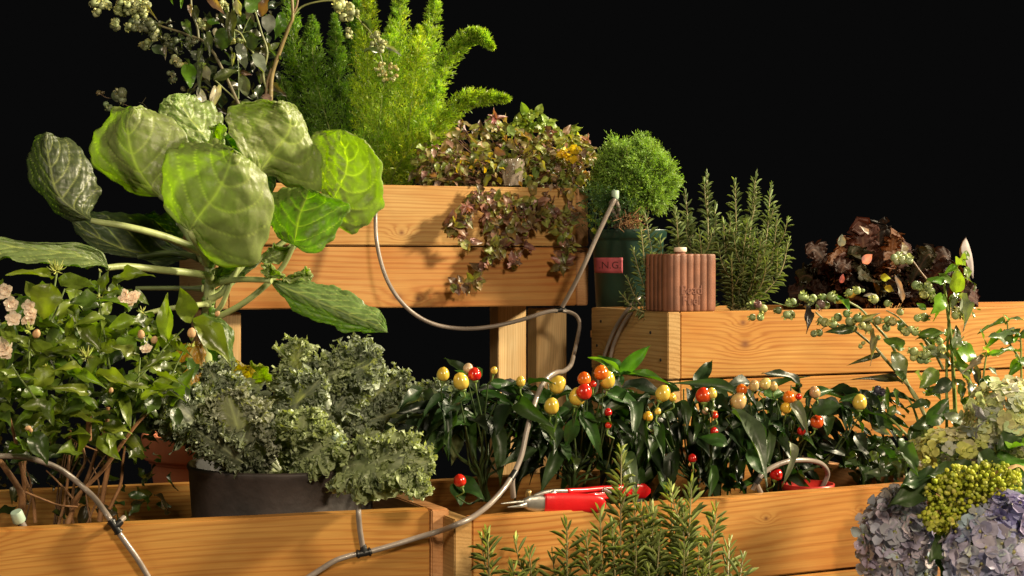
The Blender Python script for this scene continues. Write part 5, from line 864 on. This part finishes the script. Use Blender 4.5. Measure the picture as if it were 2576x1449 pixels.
for (a, b_, w, c, k) in L_: lf(m, T_OVAL[k], (*ZR(*a), bbY-.02+rng.uniform(-.03, .03)), (*ZR(*b_), bbY-.05+rng.uniform(-.03, .03)), w*.434*1.2, c, rdir(1, (.25, -1, .4), .2)[0])
m.build('leaves', M_bl, bb)
m = MB(); n = 300; u = rng.uniform(2150, 2500, n); v = rng.uniform(1010, 1240, n); kk = (v > 1080+(2330-u)*.35*(u < 2330)); u, v = u[kk], v[kk]; n = len(u)
u2 = rng.uniform(2330, 2470, 46); v2 = rng.uniform(700, 1020, 46); leaves(m, T_OVAL, np.array([P(a, b_, bbY+rng.uniform(-.02, .06)) for a, b_ in zip(u2, v2)]), rdir(46, (0, -.2, -.1)), rdir(46, (.2, -.8, .5), .4), rng.uniform(.02, .036, 46), rng.uniform(.011, .02, 46), rcol(46, ((.08, .13, .03), (.12, .19, .04), (.06, .09, .03)), .25))
leaves(m, T_OVAL, np.array([P(a, b_, bbY+rng.uniform(-.08, .10)) for a, b_ in zip(u, v)]), rdir(n, (0, -.3, .1)), rdir(n, (.2, -.6, .8), .4), rng.uniform(.025, .05, n), rng.uniform(.012, .024, n), rcol(n, ((.035, .06, .022), (.05, .08, .03), (.08, .11, .05)), .25)); m.build('low_leaves', M_bl, bb)

def ZT(x, y): return 220.1+.2075*x, .2075*y       # top left crop
tY = 3.72
b2 = thing('blueberry_bush', 'tall blueberry bush with hanging pale berries at the top left beside the fern', 'blueberry bush', P(690, 470, tY+.1))
def zt(x, y, dy=0): return P(*ZT(x, y), tY+dy)
m = MB()
for pts, r0, r1, c in [([(2230, 2200), (2210, 1500), (2220, 1200), (2240, 900), (2340, 600), (2440, 330), (2490, 180), (2460, -200)], .0062, .0035, (.22, .16, .06)), ([(2490, 180), (2540, 60), (2560, -100)], .003, .002, (.24, .16, .08)), ([(2490, 200), (2600, 80), (2800, 20), (3000, 10), (3180, 60), (3300, 250), (3450, 420), (3560, 700), (3600, 900)], .0025, .0012, (.24, .26, .09)), ([(2180, 1100), (2130, 900), (2180, 640), (2110, 400), (2050, 200), (2000, 50)], .0034, .002, (.22, .24, .09)), ([(2180, 1500), (2170, 1080), (2230, 830)], .004, .003, (.2, .13, .06)),
     ([(2020, 660), (1920, 520), (1850, 400), (1750, 330), (1700, 100)], .0026, .0018, (.28, .32, .12)), ([(1530, 960), (1650, 1070), (1740, 1150), (1830, 1250), (1900, 1330)], .0020, .0016, (.34, .38, .18)), ([(1780, 500), (1780, 400), (1770, 100), (1750, -100)], .002, .0015, gs), ([(1350, 500), (1330, 330), (1270, 150), (1250, -80)], .003, .002, (.2, .2, .1)), ([(1880, 400), (1930, 280), (1980, 190)], .0014, .001, gs), ([(1880, 400), (1960, 380), (1990, 400)], .0014, .001, gs), ([(1830, 1200), (1830, 850), (1810, 600)], .0016, .0012, gs), ([(1900, 1400), (1500, 600), (1200, 420), (900, 320), (600, 200), (300, -50)], .004, .0014, (.14, .12, .06)), ([(620, 1330), (480, 1280), (330, 1200), (220, 1180), (130, 1120)], .0012, .0008, (.17, .11, .07)), ([(720, 1310), (680, 1260), (620, 1240)], .0006, .0004, (.13, .11, .05)), ([(660, 1250), (710, 1180)], .0006, .0004, (.13, .11, .05))]:
    cv = cat([zt(*q) for q in pts]); m.tube(cv, np.linspace(r0, r1, len(cv)), c, n=8)
m.build('stems', M_stem, b2)
def cl_(cx, cy, rx, ry, n, r, cols=BC, dy=0.0):
    m = MB()
    for k in range(n):
        a, q = rng.uniform(0, 6.28), rng.uniform(0, 1)**.5; berry(m, zt(cx+rx*q*math.cos(a), cy+ry*q*math.sin(a), dy+rng.uniform(-.03, .03)), r*rng.uniform(.8, 1.15)*.2075/F*tY, rcol(1, cols, .12)[0])
    m.build('berry_cluster', M_bb, b2)
PB = ((.36, .40, .19), (.42, .46, .24), (.30, .34, .15)); DB = ((.12, .15, .08), (.15, .17, .10))
cl_(90, 30, 60, 40, 3, 50, PB); cl_(220, 70, 40, 30, 3, 52, PB); cl_(140, 160, 40, 30, 2, 46, PB); cl_(560, 60, 190, 110, 46, 36, PB); cl_(420, 120, 90, 60, 12, 34, PB); cl_(640, 130, 80, 120, 16, 36, PB); cl_(350, 290, 50, 70, 7, 40, PB); cl_(500, 330, 80, 40, 6, 34, PB); cl_(620, 300, 90, 70, 10, 44, DB); cl_(760, 330, 90, 60, 9, 48, DB); cl_(820, 430, 40, 60, 6, 38, PB); cl_(710, 530, 50, 50, 7, 38, PB)
cl_(1070, 750, 60, 60, 7, 40, PB); cl_(1160, 790, 60, 40, 4, 32, ((.4, .36, .12), (.3, .36, .12))); cl_(1400, 790, 40, 40, 3, 40, ((.25, .36, .10),)); cl_(1020, 920, 60, 70, 7, 32, DB); cl_(1250, 500, 80, 60, 8, 30, DB); cl_(1000, 480, 80, 70, 7, 40, DB); cl_(1380, 280, 40, 100, 9, 24, PB); cl_(1720, 500, 70, 40, 8, 26, ((.34, .36, .12),)); cl_(1640, 60, 70, 60, 12, 28, PB); cl_(1850, 490, 50, 40, 5, 26, ((.3, .38, .14),))
cl_(380, 1180, 60, 70, 5, 62, DB); cl_(230, 1250, 20, 20, 1, 44, ((.22, .28, .15),)); cl_(270, 1310, 10, 10, 1, 50, ((.24, .30, .16),)); cl_(140, 1120, 40, 30, 4, 22, ((.14, .12, .06),)); cl_(400, 1230, 50, 40, 3, 40, ((.2, .22, .13),))
for (x, y, n, s) in [(3070, 60, 5, 64), (3180, 110, 5, 62), (3150, 210, 3, 62), (3250, 140, 3, 40), (3160, 400, 5, 36), (3500, 440, 4, 44), (3580, 490, 4, 48), (3450, 560, 4, 36), (3540, 600, 4, 38)]: cl_(x, y, 50, 50, n, s*.8, PB, -.10)
m = MB()
for k in range(30): berry(m, zt(rng.uniform(3480, 3760), rng.uniform(760, 1000), -.12), 22*.2075/F*tY, rcol(1, ((.42, .45, .2), (.45, .4, .14)), .1)[0])
m.build('berry_cluster', M_bb, b2)
sil = (.17, .20, .15); m = MB()
for (a, b_, w, c, k) in [((2030, 640), (2120, 915), 200, sil, 2), ((1830, 520), (1900, 860), 165, sil, 2), ((1880, 900), (1930, 1200), 140, (.14, .17, .09), 0), ((1225, 770), (1240, 1035), 175, (.10, .22, .015), 0), ((1370, 800), (1350, 1040), 70, (.12, .15, .09), 1), ((1530, 965), (1815, 830), 140, (.10, .13, .04), 0), ((2060, 130), (1930, -40), 220, (.09, .18, .03), 0), ((2100, 200), (2180, -60), 160, (.16, .08, .05), 0), ((2200, 170), (2180, 430), 170, (.12, .13, .11), 2), ((2330, 150), (2330, 480), 150, (.06, .13, .02), 1), ((1700, 330), (1600, 620), 220, (.05, .09, .02), 0), ((1740, 130), (1740, 470), 130, (.08, .09, .03), 1), ((1580, 1040), (1510, 1310), 120, (.72, .66, .50), 1), ((1340, 1050), (1440, 1340), 100, (.60, .60, .50), 2), ((1400, 800), (1480, 990), 120, (.3, .3, .22), 2), ((1820, -20), (1830, 240), 110, (.55, .52, .38), 1), ((1560, 340), (1530, 430), 60, (.6, .55, .42), 0), ((1450, 260), (1600, 270), 90, (.08, .18, .02), 0), ((1440, 400), (1500, 620), 110, (.10, .13, .05), 1), ((1180, 250), (1240, 400), 110, (.08, .13, .03), 1), ((1260, 620), (1420, 760), 110, (.09, .11, .08), 2), ((780, 560), (960, 660), 130, (.06, .09, .04), 0), ((940, 560), (940, 700), 50, (.25, .22, .17), 1), ((1500, -20), (1580, 80), 120, (.3, .18, .12), 1), ((1780, 640), (1750, 800), 50, (.45, .46, .3), 1), ((1850, 870), (1980, 900), 60, (.18, .10, .07), 1), ((1290, 80), (1330, 230), 90, (.08, .10, .04), 1), ((1240, 60), (1250, 160), 60, (.3, .22, .16), 1), ((1390, 580), (1330, 750), 60, (.12, .15, .07), 1), ((2000, 420), (1990, 640), 140, (.05, .08, .03), 0), ((2200, 600), (2330, 520), 80, (.12, .16, .04), 2), ((2120, 1150), (2230, 1230), 120, (.2, .13, .11), 2), ((1150, 0), (1130, 60), 40, (.1, .2, .02), 0), ((1000, -30), (1020, 20), 30, (.1, .2, .02), 0), ((740, 90), (780, 160), 40, (.28, .24, .13), 1), ((1130, 1060), (1200, 1100), 60, (.1, .09, .05), 1), ((3320, 280), (3480, 270), 50, (.06, .10, .03), 1), ((3620, 560), (3780, 640), 60, (.28, .30, .27), 0), ((3350, 620), (3600, 600), 50, (.06, .09, .03), 1)]:
    dz_ = -.12 if a[0] > 3000 else 0; lf(m, T_OVAL[k], (*ZT(*a), tY-.03+dz_+rng.uniform(-.02, .02)), (*ZT(*b_), tY-.05+dz_+rng.uniform(-.03, .03)), w*.2075*1.1, c, rdir(1, (.1, -1, .25), .2)[0])
n = 150; x = rng.uniform(1150, 2300, n); y = rng.uniform(-50, 1300, n); k = y > (1600-x)*1.6; x, y = x[k], y[k]; n = len(x)
leaves(m, T_OVAL, np.array([zt(a, b_, rng.uniform(.02, .22)) for a, b_ in zip(x, y)]), rdir(n, (0, -.2, -.5)), rdir(n, (0, -1, .3)), rng.uniform(.025, .05, n), rng.uniform(.014, .028, n), rcol(n, ((.035, .055, .025), (.05, .08, .03), (.07, .07, .04)), .25))
n = 60; x = rng.uniform(600, 1350, n); y = 250+(x-600)*.45+rng.normal(size=n)*90; leaves(m, T_OVAL, np.array([zt(a, b_, rng.uniform(-.02, .1)) for a, b_ in zip(x, y)]), rdir(n, (0, -.2, -.5)), rdir(n, (0, -1, .3)), rng.uniform(.012, .028, n), rng.uniform(.008, .016, n), rcol(n, ((.06, .08, .04), (.08, .10, .05)), .25))
m.build('leaves', M_bl, b2)

# ============================================================ small leafy plants at the right edge
def ZQ(x, y): return 2232.6+.3039*x, 566+.3039*y
for lab, pl_, st_, yb in [('small mint like plant with paired leaves at the far right edge', [((1000, 800), (985, 735), 34, brg), ((990, 810), (785, 815), 46, mdg), ((1010, 780), (1150, 770), 50, (.12, .18, .08)), ((1060, 880), (975, 850), 40, sil), ((1100, 960), (830, 935), 75, (.08, .13, .05)), ((960, 870), (830, 1000), 60, brg), ((1090, 930), (1060, 860), 50, (.12, .26, .03)), ((1100, 900), (990, 880), 60, (.04, .07, .02)), ((1110, 940), (1160, 850), 60, dkg), ((1060, 1040), (900, 1030), 46, (.10, .18, .03)), ((1050, 1050), (1110, 1040), 30, dkg), ((1100, 1110), (1010, 1220), 80, brg), ((1120, 1090), (1160, 1200), 80, mdg), ((1080, 1130), (1050, 1090), 50, (.10, .15, .07)), ((1100, 1150), (1000, 1250), 60, (.12, .25, .03)), ((1090, 920), (1040, 950), 40, brg)], [[(1110, 1500), (1108, 1250), (1105, 1000), (1095, 900)], [(1110, 1130), (1050, 1040), (1010, 970), (990, 800)]], 3.02),
                      ('slender young shoot with a bright bud left of the hydrangea', [((830, 1060), (828, 998), 34, (.34, .42, .04)), ((830, 1080), (960, 1025), 40, (.10, .20, .04)), ((825, 1085), (770, 1070), 22, (.16, .22, .06)), ((835, 1180), (925, 1245), 44, (.18, .24, .16)), ((800, 1265), (915, 1345), 86, (.07, .15, .03)), ((830, 1085), (910, 1060), 30, (.12, .22, .04)), ((800, 1280), (760, 1350), 50, dkg)], [[(775, 1560), (780, 1400), (795, 1250), (812, 1120), (830, 1050)]], 2.95)]:
    o = thing('seedling', lab, 'plant', P(*ZQ(1000 if yb > 3 else 780, 1500), yb)); m = MB()
    for (a, b_, w, c) in pl_: lf(m, T_OVAL[rng.integers(0, 3)], (*ZQ(*a), yb), (*ZQ(*b_), yb-rng.uniform(0, .04)), w*.3039*1.15, c, rdir(1, (.2, -.8, .7), .2)[0])
    m.build('leaves', M_green, o); m = MB()
    for s_ in st_: cv = cat([P(*ZQ(*q), yb) for q in s_]); m.tube(cv, np.linspace(.0024, .0014, len(cv)), (.22, .28, .07), n=7)
    m.build('stems', M_stem, o)

# ============================================================ hydrangea
M_hp = plant('hydrangea_petal', rough=.55, trans=.3, spec=.25, tint=(1.05, 1.05, 1.0), bump=.15, bscale=90, mott=.12)
M_hl = plant('hydrangea_leaf', rough=.4, trans=.25, spec=.5, tint=(1.8, 2.2, .3), bump=.5, bscale=45, mott=.3)
hY = 2.60
hy = thing('hydrangea_bush', 'hydrangea with blue lilac and lime flower heads filling the lower right corner', 'hydrangea', P(2450, 1560, hY))
def Zh(x, y): return 2075.4+.3706*x, 911.9+.3706*y
TP = [tpl(6, 4, (.60, .55), .55, c, .5, 0, 1.0, seed=k) for k, c in enumerate((-.3, .15, .4))]
def head(cx, cy, rx, ry, y, n, fr_size, cols, ctr=(.40, .42, .12), name='flower_head', zsq=.8, skew=0.0):
    m = MB(); u0, v0 = Zh(cx, cy); c = P(u0, v0, y+.02); k_ = .3706/F*y; ax3 = np.array([rx*k_, rx*k_*zsq, ry*k_]); Q = []
    tries = 0
    while len(Q) < n and tries < n*60:
        tries += 1; q = rdir(1)[0]
        if q[1] > .35: continue
        if all(np.linalg.norm(q-p) > 1.45/math.sqrt(n) for p in Q): Q.append(q)
    for q in Q:
        jt = rng.uniform(.86, 1.06); p = c+q*ax3*jt+np.array([skew*q[2], 0, 0]); nn = nz(q/ax3*ax3.mean()+rdir(1)[0]*.45); a = nz(np.cross(nn, rdir(1)[0])); b_ = np.cross(nn, a); s = fr_size*k_*rng.uniform(.75, 1.12); col = rcol(1, cols, .16)[0]
        for j in range(4):
            t = j*math.pi/2+rng.normal()*.12; d_ = nz(a*math.cos(t)+b_*math.sin(t)+nn*rng.uniform(.05, .5)); m.batch(TP[rng.integers(0, 3)], (p+d_*s*.06)[None], d_[None], nn[None], s*rng.uniform(.85, 1.1), s*rng.uniform(.9, 1.15), col[None]*rng.uniform(.9, 1.1))
        m.lathe([(.0002, -.001), (s*.15, 0), (s*.13, s*.12), (.0002, s*.19)], p+nn*s*.1, ctr, n=8, ax=nn)
        if len(Q) and rng.uniform() < 1: m.tube([p, c*.6+p*.4], .0008, (.22, .28, .12), n=4, cap=False)
    return m.build(name, M_hp, hy)
bl_ = ((.36, .35, .50), (.42, .38, .50), (.34, .36, .46), (.46, .40, .46)); li = ((.50, .51, .72), (.55, .53, .74), (.56, .58, .72), (.66, .64, .64))
head(500, 1220, 240, 330, hY+.06, 180, 86, ((.54, .50, .60), (.48, .47, .60), (.58, .52, .56), (.44, .46, .54)))
head(1110, 1290, 260, 330, hY-.02, 180, 96, li, ctr=(.62, .58, .25))
head(1290, 1040, 130, 130, hY-.04, 22, 100, ((.42, .40, .66), (.50, .48, .68)), ctr=(.5, .5, .3))
head(890, 600, 290, 135, hY+.07, 80, 66, ((.58, .57, .18), (.52, .55, .16), (.58, .57, .30), (.46, .46, .34)), ctr=(.5, .52, .12))
head(1260, 380, 310, 240, hY+.07, 170, 72, ((.58, .60, .26), (.64, .65, .32), (.58, .58, .46), (.62, .66, .38)), ctr=(.5, .52, .12))
head(1330, 280, 190, 90, hY+.06, 26, 66, ((.58, .62, .50), (.62, .64, .56)), ctr=(.5, .52, .2))
head(1000, 400, 40, 50, hY+.03, 3, 90, ((.48, .46, .54), (.46, .46, .56)), ctr=(.5, .52, .2)); head(1060, 590, 80, 50, hY+.05, 4, 90, ((.42, .42, .48), (.46, .44, .48)), ctr=(.4, .42, .2))
# lime coloured bud head
m = MB(); k_ = .3706/F*hY
for i in range(1150):
    t = rng.uniform(0, 1); cx, cy, rx, ry = (1060, 800, 270, 120) if t < .4 else ((910, 900, 220, 150) if t < .75 else (820, 1050, 160, 105)); q = rdir(1)[0]
    if q[1] > .3: continue
    jj_ = rng.uniform(.72, 1.12); p = P(*Zh(cx+q[0]*rx*jj_, cy-q[2]*ry*jj_), hY+q[1]*rx*k_*.7*jj_); s = rng.uniform(9, 19)*k_; c = rcol(1, ((.52, .58, .05), (.60, .62, .07), (.46, .52, .05), (.64, .66, .16)), .12)[0]
    m.lathe([(max(.0002, s*math.sqrt(1-a*a)), s*a) for a in np.linspace(-1, 1, 6)], p, c, n=8, ax=q); m.tube([p, p-q*.022-np.array([0, 0, .008])], .0007, c*.8, n=4, cap=False)
m.build('bud_head', M_hp, hy)
for (x, y, r) in [(690, 655, 34), (690, 1010, 30), (740, 1040, 28), (710, 1110, 38), (780, 1080, 32), (850, 1080, 34), (745, 700, 22)]:
    p = P(*Zh(x, y), hY-.05); m = MB()
    for j in range(4): m.batch(TP[1], p[None], nz(rdir(1, (0, -.3, 0))*[1, .3, 1]), np.array([[0, -1, .2]]), r*k_, r*k_*1.1, rcol(1, ((.55, .52, .10), (.5, .52, .08))))
    m.build('floret', M_hp, hy)
m = MB(); T_B = [tpl(12, 6, (.42, .75), .4, .5, .7, .2, seed=9), tpl(12, 6, (.42, .75), .3, .2, .9, -.2, seed=5)]
for (a, b_, w, c, k) in [((800, 830), (470, 900), 190, dkg, 0), ((760, 760), (520, 820), 150, (.035, .07, .025), 1), ((1100, 720), (1400, 620), 170, (.08, .19, .02), 0), ((1250, 560), (1420, 540), 170, (.17, .32, .03), 1), ((1000, 720), (700, 760), 160, dkg, 1), ((1200, 760), (1400, 860), 200, (.06, .13, .02), 0), ((1260, 900), (1400, 800), 150, mdg, 0), ((800, 1290), (860, 1500), 200, (.03, .06, .02), 0), ((1330, 1300), (1200, 1480), 190, (.05, .11, .02), 1), ((820, 1180), (760, 1300), 160, dkg, 0), ((1140, 1000), (1060, 880), 60, (.3, .36, .12), 1), ((540, 530), (600, 700), 110, (.05, .09, .03), 0), ((1150, 620), (1060, 700), 160, dkg, 0), ((1330, 480), (1180, 560), 150, dkg, 0)]:
    lf(m, T_B[k], (*Zh(*a), hY+.03), (*Zh(*b_), hY-.02+rng.uniform(-.02, .03)), w*.3706, c, rdir(1, (.1, -.8, .7), .2)[0])
m.build('leaves', M_hl, hy)
m = MB()
for (a, b_) in [((1000, 1700), (1090, 1200)), ((900, 1700), (560, 1200)), ((950, 1700), (900, 900)), ((1100, 1700), (1250, 500)), ((950, 1500), (860, 650))]: cv = cat([P(*Zh(*a), hY+.05), P(*Zh((a[0]+b_[0])/2, (a[1]+b_[1])/2), hY+.07), P(*Zh(*b_), hY+.04)]); m.tube(cv, .004, (.14, .18, .06))
m.build('stems', M_stem, hy)

# a stand out of sight behind the left planter carries the clay pot
zc_ = P(515, 1358, 3.02)
s2 = thing('plant_stand', 'low timber stand hidden behind the left planter, carrying the clay pot', 'stand', (zc_[0], zc_[1], GZ))
board('stand_top', s2, (zc_[0]-.11, zc_[1]-.10, zc_[2]-.001), 0, .22, .20, .022, WD['plain'])
for sx in (-.10, .06):
    for sy in (-.09, .05): leg_board(s2, (zc_[0]+sx, zc_[1]+sy, zc_[2]-.0235), 0, .04, .04, zc_[2]-.0235-GZ, WD['post'])
